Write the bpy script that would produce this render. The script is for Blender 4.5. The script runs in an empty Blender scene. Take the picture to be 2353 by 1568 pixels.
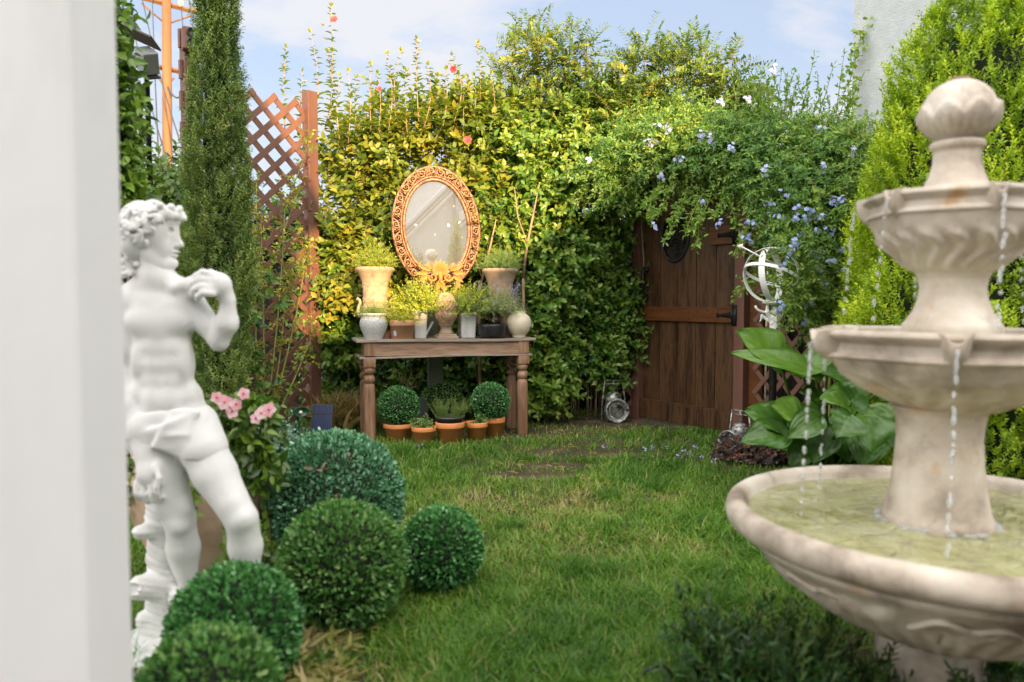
import bpy, math, random
import numpy as np
from mathutils import Vector, Matrix

S = bpy.context.scene
C = S.collection
rng = np.random.default_rng(7)
random.seed(7)
PI = math.pi
R = math.radians

# ------------------------------------------------------------------ camera, world, sun, exposure
cam_d = bpy.data.cameras.new("camera")
cam = bpy.data.objects.new("camera", cam_d); C.objects.link(cam)
cam.location = (0, 0, 1.1); cam.rotation_euler = (R(87), 0, 0)
cam_d.sensor_width = 36; cam_d.lens = 1750/2353*36
cam_d.clip_start = .05; cam_d.clip_end = 500
cam_d.dof.use_dof = True; cam_d.dof.focus_distance = 6.35; cam_d.dof.aperture_fstop = 2.1
S.camera = cam
S.view_settings.view_transform = 'Standard'; S.view_settings.look = 'None'
S.view_settings.gamma = 1.0; S.view_settings.use_curve_mapping = False
S.view_settings.exposure = 2.0
S.cycles.max_bounces = 8; S.cycles.transparent_max_bounces = 8
S.cycles.use_denoising = True
SUN_AZ, SUN_EL = R(20), R(13)       # azimuth measured from straight behind the camera, towards the right
to_sun = Vector((math.sin(SUN_AZ)*math.cos(SUN_EL), -math.cos(SUN_AZ)*math.cos(SUN_EL), math.sin(SUN_EL)))
sd = bpy.data.lights.new("sun", 'SUN'); sd.energy = 3.2; sd.angle = R(.55); sd.color = (1, .66, .31)
so = bpy.data.objects.new("sun", sd); C.objects.link(so)
so.rotation_euler = to_sun.to_track_quat('Z', 'Y').to_euler()
W = bpy.data.worlds.new("World"); S.world = W; W.use_nodes = True
nt = W.node_tree; nt.nodes.clear()
def N(nt, t, **kw):
    n = nt.nodes.new(t)
    for k, v in kw.items(): setattr(n, k, v)
    return n
out = N(nt, 'ShaderNodeOutputWorld'); bg = N(nt, 'ShaderNodeBackground')
sky = N(nt, 'ShaderNodeTexSky'); sky.sky_type = 'NISHITA'; sky.sun_disc = False
sky.sun_elevation = SUN_EL; sky.sun_rotation = math.atan2(to_sun.x, to_sun.y)
sky.air_density = 1.0; sky.dust_density = 1.2; sky.ozone_density = 2.0
tc = N(nt, 'ShaderNodeTexCoord')
sep = N(nt, 'ShaderNodeSeparateXYZ'); nt.links.new(tc.outputs['Generated'], sep.inputs[0])
# clouds: noise on the direction flattened towards the horizon
addz = N(nt, 'ShaderNodeMath', operation='ADD'); nt.links.new(sep.outputs['Z'], addz.inputs[0]); addz.inputs[1].default_value = .16
dx = N(nt, 'ShaderNodeMath', operation='DIVIDE'); nt.links.new(sep.outputs['X'], dx.inputs[0]); nt.links.new(addz.outputs[0], dx.inputs[1])
dy = N(nt, 'ShaderNodeMath', operation='DIVIDE'); nt.links.new(sep.outputs['Y'], dy.inputs[0]); nt.links.new(addz.outputs[0], dy.inputs[1])
cmb = N(nt, 'ShaderNodeCombineXYZ'); nt.links.new(dx.outputs[0], cmb.inputs[0]); nt.links.new(dy.outputs[0], cmb.inputs[1])
cn = N(nt, 'ShaderNodeTexNoise'); cn.inputs['Scale'].default_value = 1.5; cn.inputs['Detail'].default_value = 9; cn.inputs['Roughness'].default_value = .60
cn.inputs['Distortion'].default_value = .3
mp = N(nt, 'ShaderNodeMapping'); mp.inputs['Location'].default_value = (1.25, .4, 0); nt.links.new(cmb.outputs[0], mp.inputs[0])
nt.links.new(mp.outputs[0], cn.inputs['Vector'])
cr = N(nt, 'ShaderNodeValToRGB'); nt.links.new(cn.outputs['Fac'], cr.inputs[0])
cr.color_ramp.elements[0].position = .41; cr.color_ramp.elements[1].position = .57
cr.color_ramp.elements[0].color = (0, 0, 0, 1); cr.color_ramp.elements[1].color = (1, 1, 1, 1)
# more haze low down
hz = N(nt, 'ShaderNodeMapRange'); nt.links.new(sep.outputs['Z'], hz.inputs[0])
hz.inputs['From Min'].default_value = 0; hz.inputs['From Max'].default_value = .30; hz.inputs['To Min'].default_value = .75; hz.inputs['To Max'].default_value = 0
mx = N(nt, 'ShaderNodeMath', operation='MAXIMUM'); nt.links.new(cr.outputs[0], mx.inputs[0]); nt.links.new(hz.outputs[0], mx.inputs[1])
mf = N(nt, 'ShaderNodeMath', operation='MULTIPLY'); nt.links.new(mx.outputs[0], mf.inputs[0]); mf.inputs[1].default_value = .85
# unseen bright cloud veil added behind the camera and overhead to raise fill light
bk = N(nt, 'ShaderNodeMapRange'); nt.links.new(sep.outputs['Y'], bk.inputs[0])
bk.inputs['From Min'].default_value = .62; bk.inputs['From Max'].default_value = -.35; bk.inputs['To Min'].default_value = 0; bk.inputs['To Max'].default_value = 1
ccol = N(nt, 'ShaderNodeMixRGB'); nt.links.new(bk.outputs[0], ccol.inputs[0])
ccol.inputs[1].default_value = (2.3, 2.28, 2.36, 1); ccol.inputs[2].default_value = (12.5, 11.8, 11.2, 1)
mf2 = N(nt, 'ShaderNodeMath', operation='MAXIMUM'); nt.links.new(mf.outputs[0], mf2.inputs[0])
bk2 = N(nt, 'ShaderNodeMath', operation='MULTIPLY'); nt.links.new(bk.outputs[0], bk2.inputs[0]); bk2.inputs[1].default_value = .75
nt.links.new(bk2.outputs[0], mf2.inputs[1])
haz = N(nt, 'ShaderNodeMixRGB'); haz.inputs[0].default_value = .82; nt.links.new(sky.outputs[0], haz.inputs[1]); haz.inputs[2].default_value = (1.40, 1.58, 1.95, 1)
mixc = N(nt, 'ShaderNodeMixRGB'); nt.links.new(mf2.outputs[0], mixc.inputs[0]); nt.links.new(haz.outputs[0], mixc.inputs[1]); nt.links.new(ccol.outputs[0], mixc.inputs[2])
nt.links.new(mixc.outputs[0], bg.inputs[0]); bg.inputs[1].default_value = .10
nt.links.new(bg.outputs[0], out.inputs[0])

# ------------------------------------------------------------------ measuring helpers
_p = R(3); _f = 1750.; CH = 1.1
def at(x, y, Y):
    u = x-1176.5; v = 784-y
    dy_ = _f*math.cos(_p)+v*math.sin(_p); dz_ = -_f*math.sin(_p)+v*math.cos(_p)
    return Vector((u*Y/dy_, Y, CH+dz_*Y/dy_))
def gnd(x, y):
    v = 784-y; dy_ = _f*math.cos(_p)+v*math.sin(_p); dz_ = -_f*math.sin(_p)+v*math.cos(_p)
    Y = -CH*dy_/dz_
    return Vector(((x-1176.5)*Y/dy_, Y, 0))

# ------------------------------------------------------------------ materials
def newmat(name):
    m = bpy.data.materials.new(name); m.use_nodes = True
    nt = m.node_tree; b = nt.nodes['Principled BSDF']
    return m, nt, b
def ramp(nt, fac, cols, pos=None):
    r = N(nt, 'ShaderNodeValToRGB'); nt.links.new(fac, r.inputs[0])
    e = r.color_ramp.elements; n = len(cols)
    while len(e) < n: e.new(.5)
    for i, c in enumerate(cols):
        e[i].position = (pos[i] if pos else i/(n-1)); e[i].color = (*c, 1)
    return r.outputs[0]
def noise(nt, scale, detail=4, rough=.55, vec=None, stretch=None, dist=0):
    n = N(nt, 'ShaderNodeTexNoise'); n.inputs['Scale'].default_value = scale; n.inputs['Detail'].default_value = detail
    n.inputs['Roughness'].default_value = rough; n.inputs['Distortion'].default_value = dist
    t = N(nt, 'ShaderNodeTexCoord'); v = t.outputs['Object']
    if stretch:
        mp = N(nt, 'ShaderNodeMapping'); mp.inputs['Scale'].default_value = stretch; nt.links.new(v, mp.inputs[0]); v = mp.outputs[0]
    nt.links.new(v, n.inputs['Vector'])
    return n.outputs['Fac']
def bump(nt, b, h, strength=.3, dist=.01):
    bp = N(nt, 'ShaderNodeBump'); bp.inputs['Strength'].default_value = strength; bp.inputs['Distance'].default_value = dist
    nt.links.new(h, bp.inputs['Height']); nt.links.new(bp.outputs[0], b.inputs['Normal'])
def noisy(name, cols, scale=8, rough=.6, metal=0, bstr=.25, bscale=60, bdist=.004, pos=None, stretch=None, spec=.5, detail=5):
    m, nt, b = newmat(name)
    f = noise(nt, scale, detail, .6, stretch=stretch)
    c = ramp(nt, f, cols, pos or [.3+.4*i/(len(cols)-1) for i in range(len(cols))])
    nt.links.new(c, b.inputs['Base Color'])
    b.inputs['Roughness'].default_value = rough; b.inputs['Metallic'].default_value = metal
    b.inputs['Specular IOR Level'].default_value = spec
    if bstr: bump(nt, b, noise(nt, bscale, 4, .6, stretch=stretch), bstr, bdist)
    return m
def leafmat(name, cols, rough=.45, tr=.32, trc=(1.0, 1.25, .55), spec=.5, pos=None, gain=1.7):
    m, nt, b = newmat(name); cols = [tuple(min(.8, q*gain) for q in c) for c in cols]
    a = N(nt, 'ShaderNodeAttribute'); a.attribute_name = 'v'
    c = ramp(nt, a.outputs['Fac'], cols, pos)
    nt.links.new(c, b.inputs['Base Color']); b.inputs['Roughness'].default_value = rough
    b.inputs['Specular IOR Level'].default_value = spec
    t = N(nt, 'ShaderNodeBsdfTranslucent')
    mm = N(nt, 'ShaderNodeMixRGB', blend_type='MULTIPLY'); mm.inputs[0].default_value = 1; nt.links.new(c, mm.inputs[1]); mm.inputs[2].default_value = (*trc, 1)
    nt.links.new(mm.outputs[0], t.inputs[0])
    ms = N(nt, 'ShaderNodeMixShader'); ms.inputs[0].default_value = tr
    nt.links.new(b.outputs[0], ms.inputs[1]); nt.links.new(t.outputs[0], ms.inputs[2])
    nt.links.new(ms.outputs[0], nt.nodes['Material Output'].inputs[0])
    return m
def wood(name, cols, axis='z', scale=6, rough=.55, bstr=.5, spec=.4):
    st = {'x': (.12, 1, 1), 'y': (1, .12, 1), 'z': (1, 1, .10)}[axis]
    m, nt, b = newmat(name)
    f1 = noise(nt, scale, 6, .65, stretch=st, dist=.4); f2 = noise(nt, scale*6, 4, .6, stretch=st)
    mx = N(nt, 'ShaderNodeMath', operation='MULTIPLY_ADD'); nt.links.new(f2, mx.inputs[0]); mx.inputs[1].default_value = .45
    s2 = N(nt, 'ShaderNodeMath', operation='MULTIPLY'); nt.links.new(f1, s2.inputs[0]); s2.inputs[1].default_value = .62
    nt.links.new(s2.outputs[0], mx.inputs[2])
    c = ramp(nt, mx.outputs[0], cols, [.33+.4*i/(len(cols)-1) for i in range(len(cols))])
    nt.links.new(c, b.inputs['Base Color']); b.inputs['Roughness'].default_value = rough; b.inputs['Specular IOR Level'].default_value = spec
    bump(nt, b, mx.outputs[0], bstr, .006)
    return m

# ------------------------------------------------------------------ mesh builder (numpy)
class MB:
    def __init__(s): s.V = []; s.F = []; s.A = []; s.n = 0
    def add(s, v, faces, a=None):
        v = np.asarray(v, dtype=np.float32).reshape(-1, 3); s.V.append(v)
        if isinstance(faces, np.ndarray): faces = [faces]
        groups = {}
        for f in faces:
            if isinstance(f, np.ndarray) and f.ndim == 2: s.F.append(f.astype(np.int32)+s.n)
            else: groups.setdefault(len(f), []).append(f)
        for k, g in groups.items(): s.F.append(np.array(g, dtype=np.int32)+s.n)
        if a is None: a = np.full(len(v), .5, np.float32)
        elif np.isscalar(a): a = np.full(len(v), a, np.float32)
        a = np.asarray(a, np.float32); assert len(a) == len(v), (len(a), len(v))
        s.A.append(a); s.n += len(v)
        return s
    def merge(s, o, M=None):
        for v, a in zip(o.V, o.A):
            if M is not None:
                m = np.array(M); v = v@m[:3, :3].T+m[:3, 3]
            s.V.append(v.astype(np.float32)); s.A.append(a)
        for f in o.F: s.F.append(f+s.n)
        s.n += o.n
        return s
    def build(s, name, m, parent=None, smooth=True, bevel=0, loc=None):
        me = bpy.data.meshes.new(name)
        V = np.concatenate(s.V)
        me.vertices.add(len(V)); me.vertices.foreach_set('co', V.ravel())
        nl = sum(f.size for f in s.F); nf = sum(len(f) for f in s.F)
        me.loops.add(nl); me.polygons.add(nf)
        me.loops.foreach_set('vertex_index', np.concatenate([f.ravel() for f in s.F]))
        lt = np.concatenate([np.full(len(f), f.shape[1], np.int32) for f in s.F])
        me.polygons.foreach_set('loop_start', np.concatenate([[0], np.cumsum(lt)[:-1]]).astype(np.int32))
        me.polygons.foreach_set('use_smooth', np.full(nf, smooth))
        me.update(calc_edges=True)
        at_ = me.attributes.new('v', 'FLOAT', 'POINT'); at_.data.foreach_set('value', np.concatenate(s.A))
        o = bpy.data.objects.new(name, me); C.objects.link(o)
        if isinstance(m, (list, tuple)):
            for q in m: me.materials.append(q)
        else: me.materials.append(m)
        if parent is not None: o.parent = parent
        if loc is not None: o.location = loc
        if bevel:
            b = o.modifiers.new('bevel', 'BEVEL'); b.width = bevel; b.segments = 2; b.limit_method = 'ANGLE'; b.angle_limit = R(40)
        return o
    # ---- shapes
    def box(s, c, d, rot=None, a=None):
        x, y, z = d[0]/2, d[1]/2, d[2]/2
        v = np.array([[-x, -y, -z], [x, -y, -z], [x, y, -z], [-x, y, -z], [-x, -y, z], [x, -y, z], [x, y, z], [-x, y, z]])
        if rot is not None: v = v@np.array(rot)[:3, :3].T
        v = v+np.array(c)
        return s.add(v, np.array([[0, 3, 2, 1], [4, 5, 6, 7], [0, 1, 5, 4], [1, 2, 6, 5], [2, 3, 7, 6], [3, 0, 4, 7]]), a)
    def lathe(s, prof, n=40, c=(0, 0, 0), mod=None, sx=1, sy=1, a=None, cap=True, M=None):
        prof = np.array(prof, float); k = len(prof); th = np.linspace(0, 2*PI, n, endpoint=False)
        r = np.repeat(prof[:, :1], n, 1); z = np.repeat(prof[:, 1:2], n, 1); T = np.repeat(th[None], k, 0)
        if mod is not None: r, z = mod(r, z, T)
        v = np.stack([r*np.cos(T)*sx, r*np.sin(T)*sy, z], -1).reshape(-1, 3)
        if M is not None: m = np.array(M); v = v@m[:3, :3].T+m[:3, 3]
        v = v+np.array(c)
        i = np.arange(k-1)[:, None]; j = np.arange(n)[None]; j2 = (j+1) % n
        f = np.stack([i*n+j, i*n+j2, (i+1)*n+j2, (i+1)*n+j], -1).reshape(-1, 4)
        F = [f]
        if cap:
            if prof[0, 0] > 1e-5: F.append(list(range(n))[::-1])
            if prof[-1, 0] > 1e-5: F.append([(k-1)*n+q for q in range(n)])
        return s.add(v, F, a)
    def tube(s, pts, rad, n=8, a=None, flat=None, up=None):
        P = np.array([tuple(p) for p in pts], float); k = len(P)
        rad = np.broadcast_to(np.array(rad, float), (k,)) if np.ndim(rad) < 2 else rad
        T = np.gradient(P, axis=0); T /= np.linalg.norm(T, axis=1, keepdims=True)+1e-9
        u = np.array(up if up is not None else (0, 0, 1.)); 
        if up is None and abs(T[0]@u) > .9: u = np.array((1., 0, 0))
        V = []
        th = np.linspace(0, 2*PI, n, endpoint=False); fl = flat or 1
        for i in range(k):
            if up is not None: u = np.array(up, float)
            x = np.cross(u, T[i]); x /= np.linalg.norm(x)+1e-9; y = np.cross(T[i], x)
            if up is None: u = y
            V.append(P[i]+rad[i]*(np.cos(th)[:, None]*x+fl*np.sin(th)[:, None]*y))
        V = np.concatenate(V)
        i = np.arange(k-1)[:, None]; j = np.arange(n)[None]; j2 = (j+1) % n
        f = np.stack([i*n+j, i*n+j2, (i+1)*n+j2, (i+1)*n+j], -1).reshape(-1, 4)
        return s.add(V, [f, list(range(n))[::-1], [(k-1)*n+q for q in range(n)]], a)
    def ball(s, c, r, n=16, m=10, a=None):
        r = (r, r, r) if np.isscalar(r) else r
        ph = np.linspace(0, PI, m+1)
        pr = [(max(math.sin(q), 1e-6 if 0 < i < m else 0), -math.cos(q)) for i, q in enumerate(ph)]
        pr[0] = (1e-4, -1); pr[-1] = (1e-4, 1)
        M = Matrix.Diagonal((r[0], r[1], r[2], 1))
        return s.lathe(pr, n, c, a=a, M=M)
    def prism(s, poly, y0, y1, a=None, M=None):
        """polygon in x,z extruded along y"""
        n = len(poly); v = [(p[0], y0, p[1]) for p in poly]+[(p[0], y1, p[1]) for p in poly]
        v = np.array(v, float)
        if M is not None: m = np.array(M); v = v@m[:3, :3].T+m[:3, 3]
        F = [list(range(n)), list(range(2*n-1, n-1, -1))]+[[i, i+n, (i+1) % n+n, (i+1) % n] for i in range(n)]
        return s.add(v, F, a)

def tag(o, label=None, cat=None, group=None, kind=None):
    if label: o['label'] = label
    if cat: o['category'] = cat
    if group: o['group'] = group
    if kind: o['kind'] = kind
    return o
def thing(name, label, cat, loc=(0, 0, 0), rz=0, group=None):
    o = bpy.data.objects.new(name, None); C.objects.link(o); o.empty_display_size = .1
    o.location = loc; o.rotation_euler = (0, 0, rz)
    return tag(o, label, cat, group)

# ------------------------------------------------------------------ leaves and twigs
def nrm(v): return v/(np.linalg.norm(v, axis=-1, keepdims=True)+1e-9)
def rdir(n, g=None):
    v = rng.normal(size=(n, 3)); return nrm(v)
T8 = np.array([(0, 0, 0), (.36, 0, -.02), (.72, 0, -.03), (1, 0, -.10), (.30, -.46, .10), (.68, -.36, .06), (.30, .46, .10), (.68, .36, .06)], float)
F8 = [np.array([[0, 4, 1], [0, 1, 6], [2, 5, 3], [2, 3, 7]]), np.array([[1, 4, 5, 2], [1, 2, 7, 6]])]
T4 = np.array([(0, 0, 0), (.45, -.5, .10), (1, 0, -.04), (.45, .5, .10)], float)
F4 = [np.array([[0, 1, 2], [0, 2, 3]])]
T6 = np.array([(0, 0, 0), (.28, -.42, .06), (.72, -.40, .04), (1, 0, -.02), (.72, .40, .04), (.28, .42, .06)], float)
F6 = [np.array([[0, 1, 2, 3], [0, 3, 4, 5]])]
def leaves(mb, P, D, L, Wd, Nn=None, v=None, T=T8, F=F8, curl=0):
    P = np.asarray(P); n = len(P); D = nrm(D)
    if Nn is None: Nn = rdir(n)
    X = np.cross(Nn, D); X = nrm(X); Z = np.cross(D, X)
    L = np.broadcast_to(L, (n,)); Wd = np.broadcast_to(Wd, (n,))
    t = T[None]
    vv = P[:, None]+D[:, None]*(t[..., 0:1]*L[:, None, None])+X[:, None]*(t[..., 1:2]*Wd[:, None, None])+Z[:, None]*((t[..., 2:3]-curl*t[..., 0:1]**2)*L[:, None, None])
    k = len(T); off = (np.arange(n)*k)[:, None, None]
    if v is None: v = rng.random(n)
    mb.add(vv.reshape(-1, 3), [(f[None]+off).reshape(-1, f.shape[1]) for f in F], np.repeat(np.clip(np.broadcast_to(v, (n,)), 0, 1), k))
def sticks(mb, P0, P1, r0, r1=None, v=None):
    n = len(P0); d = nrm(P1-P0); a = nrm(np.cross(d, np.array([.3, .9, .2]))); b = np.cross(d, a)
    r1 = r0*.5 if r1 is None else r1
    r0 = np.broadcast_to(r0, (n,))[:, None]; r1 = np.broadcast_to(r1, (n,))[:, None]
    ring = [(math.cos(q), math.sin(q)) for q in (0, 2.094, 4.189)]
    V = [P0+r0*(a*c+b*s_) for c, s_ in ring]+[P1+r1*(a*c+b*s_) for c, s_ in ring]
    V = np.stack(V, 1).reshape(-1, 3); off = (np.arange(n)*6)[:, None, None]
    f = np.array([[0, 1, 4, 3], [1, 2, 5, 4], [2, 0, 3, 5]])
    mb.add(V, (f[None]+off).reshape(-1, 4), None if v is None else np.repeat(v, 6))
def twigs(mbl, mbs, P, D, length, K, L, Wd, spread=.9, droop=.1, v=None, vj=.22, face=None, T=T8, F=F8, rs=.0018, pair=False, curl=0, tipgrow=.25):
    """twigs starting at P heading D, each with K leaves; face: direction leaf blades lean to"""
    n = len(P); D = nrm(D); length = np.broadcast_to(length, (n,))
    s = (np.arange(K)+.6)/K
    ax = nrm(np.cross(D, rdir(n))); bx = np.cross(D, ax)
    g = np.array([0, 0, -1.])
    pos = P[:, None]+D[:, None]*(s[None, :, None]*length[:, None, None])+g*(droop*(s**2)[None, :, None]*length[:, None, None])
    phi = (np.arange(K)*2.4)[None]+rng.random((n, 1))*6.28+rng.normal(size=(n, K))*.3
    if pair: phi = (np.arange(K)*PI)[None]+rng.random((n, 1))*.5+rng.normal(size=(n, K))*.15
    rad = np.cos(phi)[..., None]*ax[:, None]+np.sin(phi)[..., None]*bx[:, None]
    ld = D[:, None]*(.45+.3*s[None, :, None])+rad*spread+g*droop*.6+rng.normal(size=(n, K, 3))*.12
    nn = D[:, None]*1.0-rad*.4+rng.normal(size=(n, K, 3))*.35+np.array([0, -.35, .55])
    if face is not None: nn = nn+np.array(face)
    if v is None: v = rng.random(n)
    vv = np.clip(v[:, None]+rng.normal(size=(n, K))*vj, 0, 1)
    sz = (1-tipgrow*s)[None]*(.7+.5*rng.random((n, K)))
    leaves(mbl, pos.reshape(-1, 3), ld.reshape(-1, 3), (L*sz).ravel(), (Wd*sz).ravel(), nn.reshape(-1, 3), vv.ravel(), T, F, curl)
    if mbs is not None:
        mid = P+D*(length*.5)[:, None]+g*droop*.25*length[:, None]; end = P+D*length[:, None]+g*droop*length[:, None]
        sticks(mbs, P, mid, rs, rs*.8, v); sticks(mbs, mid, end, rs*.8, rs*.4, v)

def snoise(P, f=1., seed=0):
    r = np.random.default_rng(seed); o = np.zeros(len(P))
    for k in range(5):
        d = r.normal(size=3)*f*(1.5**k); o += np.sin(P@d+r.random()*6.28)/(1.25**k)
    return o/2.6
# ------------------------------------------------------------------ signed-distance sculpting with surface nets
class SDF:
    def __init__(s, lo, hi, h):
        s.lo = np.array(lo, float); s.h = h
        s.n = np.ceil((np.array(hi)-s.lo)/h).astype(int)+1
        s.D = np.full(s.n, .5, np.float32)
        s.ax = [s.lo[i]+h*np.arange(s.n[i]) for i in range(3)]
    def sub(s, lo, hi, m):
        a = np.maximum(np.floor((np.array(lo)-m-s.lo)/s.h).astype(int), 0); b = np.minimum(np.ceil((np.array(hi)+m-s.lo)/s.h).astype(int)+1, s.n)
        if (b <= a).any(): return None, None
        sl = tuple(slice(a[i], b[i]) for i in range(3))
        X, Y, Z = np.meshgrid(*[s.ax[i][sl[i]] for i in range(3)], indexing='ij', sparse=True)
        return sl, (X, Y, Z)
    def _mix(s, sl, d, k, op):
        A = s.D[sl]
        if op == 'sub':
            h = np.clip(.5-.5*(A+d)/k, 0, 1); s.D[sl] = (A*(1-h)-d*h)+k*h*(1-h)
        else:
            h = np.clip(.5+.5*(A-d)/k, 0, 1); s.D[sl] = (A*(1-h)+d*h)-k*h*(1-h)
    def cone(s, a, b, r1, r2, k=.012, op='add', sq=None):
        a = np.array(a, float); b = np.array(b, float); m = k+.012; rm = max(r1, r2)
        sl, g = s.sub(np.minimum(a, b)-rm, np.maximum(a, b)+rm, m)
        if sl is None: return s
        X, Y, Z = g; ba = b-a; L2 = ba@ba+1e-9
        t = np.clip(((X-a[0])*ba[0]+(Y-a[1])*ba[1]+(Z-a[2])*ba[2])/L2, 0, 1)
        d = np.sqrt((X-a[0]-t*ba[0])**2+(Y-a[1]-t*ba[1])**2+(Z-a[2]-t*ba[2])**2)-(r1+(r2-r1)*t)
        s._mix(sl, d, k, op); return s
    def ell(s, c, r, k=.012, op='add', rot=None):
        c = np.array(c, float); r = np.array(r, float) if np.ndim(r) else np.array((r, r, r), float)
        rm = r.max() if rot is not None else r
        sl, g = s.sub(c-rm, c+rm, k+.012)
        if sl is None: return s
        X, Y, Z = g[0]-c[0], g[1]-c[1], g[2]-c[2]
        if rot is not None:
            M = np.array(rot)[:3, :3].T
            X, Y, Z = M[0, 0]*X+M[0, 1]*Y+M[0, 2]*Z, M[1, 0]*X+M[1, 1]*Y+M[1, 2]*Z, M[2, 0]*X+M[2, 1]*Y+M[2, 2]*Z
        k0 = np.sqrt((X/r[0])**2+(Y/r[1])**2+(Z/r[2])**2); k1 = np.sqrt((X/r[0]**2)**2+(Y/r[1]**2)**2+(Z/r[2]**2)**2)
        d = k0*(k0-1)/(k1+1e-6)
        s._mix(sl, d, k, op); return s
    def chain(s, pts, rads, k=.012, op='add'):
        for i in range(len(pts)-1): s.cone(pts[i], pts[i+1], rads[i], rads[i+1], k, op)
        return s
    def mesh(s, disp=None):
        D = s.D; ins = D < 0
        c = sum(ins[i:ins.shape[0]-1+i, j:ins.shape[1]-1+j, k:ins.shape[2]-1+k].astype(np.int8) for i in (0, 1) for j in (0, 1) for k in (0, 1))
        act = (c > 0) & (c < 8); I = np.argwhere(act); idx = np.full(act.shape, -1, np.int32); idx[act] = np.arange(len(I))
        acc = np.zeros((len(I), 3)); cnt = np.zeros(len(I))
        cs = [(i, j, k) for i in (0, 1) for j in (0, 1) for k in (0, 1)]
        for a in range(8):
            for b in range(a+1, 8):
                A, B = np.array(cs[a]), np.array(cs[b])
                if abs(A-B).sum() != 1: continue
                da = D[tuple((I+A).T)]; db = D[tuple((I+B).T)]; m = (da < 0) != (db < 0)
                t = np.where(m, da/np.where(m, da-db, 1), 0)
                acc += np.where(m[:, None], A+(B-A)*t[:, None], 0); cnt += m
        V = (I+acc/cnt[:, None])*s.h+s.lo
        F = []
        for ax in range(3):
            u, w = [(1, 2), (2, 0), (0, 1)][ax]
            sh = list(ins.shape); s0 = [slice(1, -1)]*3; s1 = [slice(1, -1)]*3; s0[ax] = slice(0, -1); s1[ax] = slice(1, None)
            m = ins[tuple(s0)] != ins[tuple(s1)]; E = np.argwhere(m)
            pos = ins[tuple(s0)][m]
            o = np.ones(3, int); o[ax] = 0; E = E+o
            eu = np.zeros(3, int); eu[u] = 1; ew = np.zeros(3, int); ew[w] = 1
            q = [idx[tuple((E-eu-ew).T)], idx[tuple((E-ew).T)], idx[tuple(E.T)], idx[tuple((E-eu).T)]]
            Q = np.stack(q, 1); Q = np.where(pos[:, None], Q, Q[:, ::-1]); Q = Q[(Q >= 0).all(1)]
            F.append(Q)
        mb = MB(); mb.add(V, [np.concatenate(F)]); return mb

# ------------------------------------------------------------------ materials in use
M_plaster = noisy('white_plaster', [(.58, .57, .53), (.74, .74, .72), (.79, .79, .775)], 5, .6, bstr=.22, bscale=130, pos=[.27, .42, .7])
M_paint = noisy('white_paint', [(.60, .59, .57), (.75, .755, .755), (.80, .80, .795)], 2.2, .5, bstr=.35, bscale=45, pos=[.25, .42, .7], stretch=(1, 1, .35))
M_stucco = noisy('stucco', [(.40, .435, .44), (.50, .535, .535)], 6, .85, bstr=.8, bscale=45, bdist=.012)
M_redwood = noisy('red_brown_stain', [(.12, .052, .035), (.185, .085, .06)], 5, .6, bstr=.4, bscale=30, stretch=(1, 1, .2))
M_gate = wood('dark_gate_wood', [(.010, .005, .0025), (.034, .015, .007), (.100, .050, .022), (.028, .015, .008)], 'z', 13, .45)
M_gaterail = wood('red_gate_rail', [(.045, .015, .005), (.12, .042, .012), (.17, .065, .02)], 'x', 7, .42)
M_iron = noisy('black_iron', [(.012, .012, .013), (.035, .034, .034)], 30, .5, metal=.5, bstr=.5, bscale=80)
M_table = wood('weathered_table_wood', [(.08, .045, .03), (.26, .155, .10), (.40, .27, .185), (.20, .12, .08)], 'x', 9, .55)
M_leg = wood('weathered_leg_wood', [(.09, .045, .025), (.28, .155, .09), (.42, .29, .20)], 'z', 10, .5)
M_tabletop = wood('grey_table_plank', [(.16, .12, .095), (.32, .26, .21), (.40, .34, .29)], 'x', 12, .7)
M_terra = noisy('terracotta', [(.76, .27, .085), (.82, .33, .115)], 9, .75, bstr=.12, bscale=90)
M_terra2 = noisy('pale_terracotta', [(.60, .31, .19), (.70, .39, .25)], 9, .8, bstr=.15, bscale=90)
M_urn = noisy('sandstone', [(.25, .165, .105), (.42, .30, .21), (.47, .355, .26)], 14, .85, bstr=.4, bscale=110)
M_urn2 = noisy('old_clay', [(.24, .17, .125), (.34, .245, .18), (.38, .29, .22)], 7, .9, bstr=.5, bscale=60)
M_grey = noisy('grey_crackle', [(.30, .31, .31), (.55, .56, .56), (.62, .63, .63)], 90, .5, bstr=.5, bscale=150)
M_zinc = noisy('whitewashed_pot', [(.34, .34, .35), (.55, .55, .56), (.66, .65, .64)], 12, .6, bstr=.3, bscale=70, stretch=(1, 1, .3))
M_cream = noisy('cream_glaze', [(.66, .57, .43), (.72, .64, .50)], 5, .3, bstr=.05, bscale=30)
M_black = noisy('black_plastic', [(.014, .014, .016), (.03, .03, .033)], 12, .32, bstr=.05)
M_greypl = noisy('grey_plastic', [(.05, .055, .062), (.075, .08, .09)], 10, .4, bstr=.05)
M_soil = noisy('soil', [(.02, .013, .008), (.06, .04, .025)], 60, .95, bstr=1, bscale=90, bdist=.02)
M_stone = None
M_gold = noisy('gilded_frame', [(.08, .035, .018), (.25, .125, .07), (.40, .26, .16)], 55, .42, metal=.35, bstr=.5, bscale=160)
M_ochre = noisy('ochre_carving', [(.28, .13, .025), (.38, .20, .045)], 25, .6, bstr=.2, bscale=120)
M_whitemetal = noisy('chipped_white_metal', [(.25, .18, .13), (.72, .72, .70), (.80, .80, .79)], 25, .45, bstr=.2, bscale=80, pos=[.30, .36, .7])
M_oldmetal = noisy('old_lantern_metal', [(.05, .05, .045), (.30, .31, .30), (.50, .52, .51)], 32, .4, metal=.45, bstr=.4, bscale=90, pos=[.38, .47, .7])
M_bark = noisy('bark', [(.13, .085, .055), (.28, .2, .14)], 20, .9, bstr=.6, bscale=60)
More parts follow.
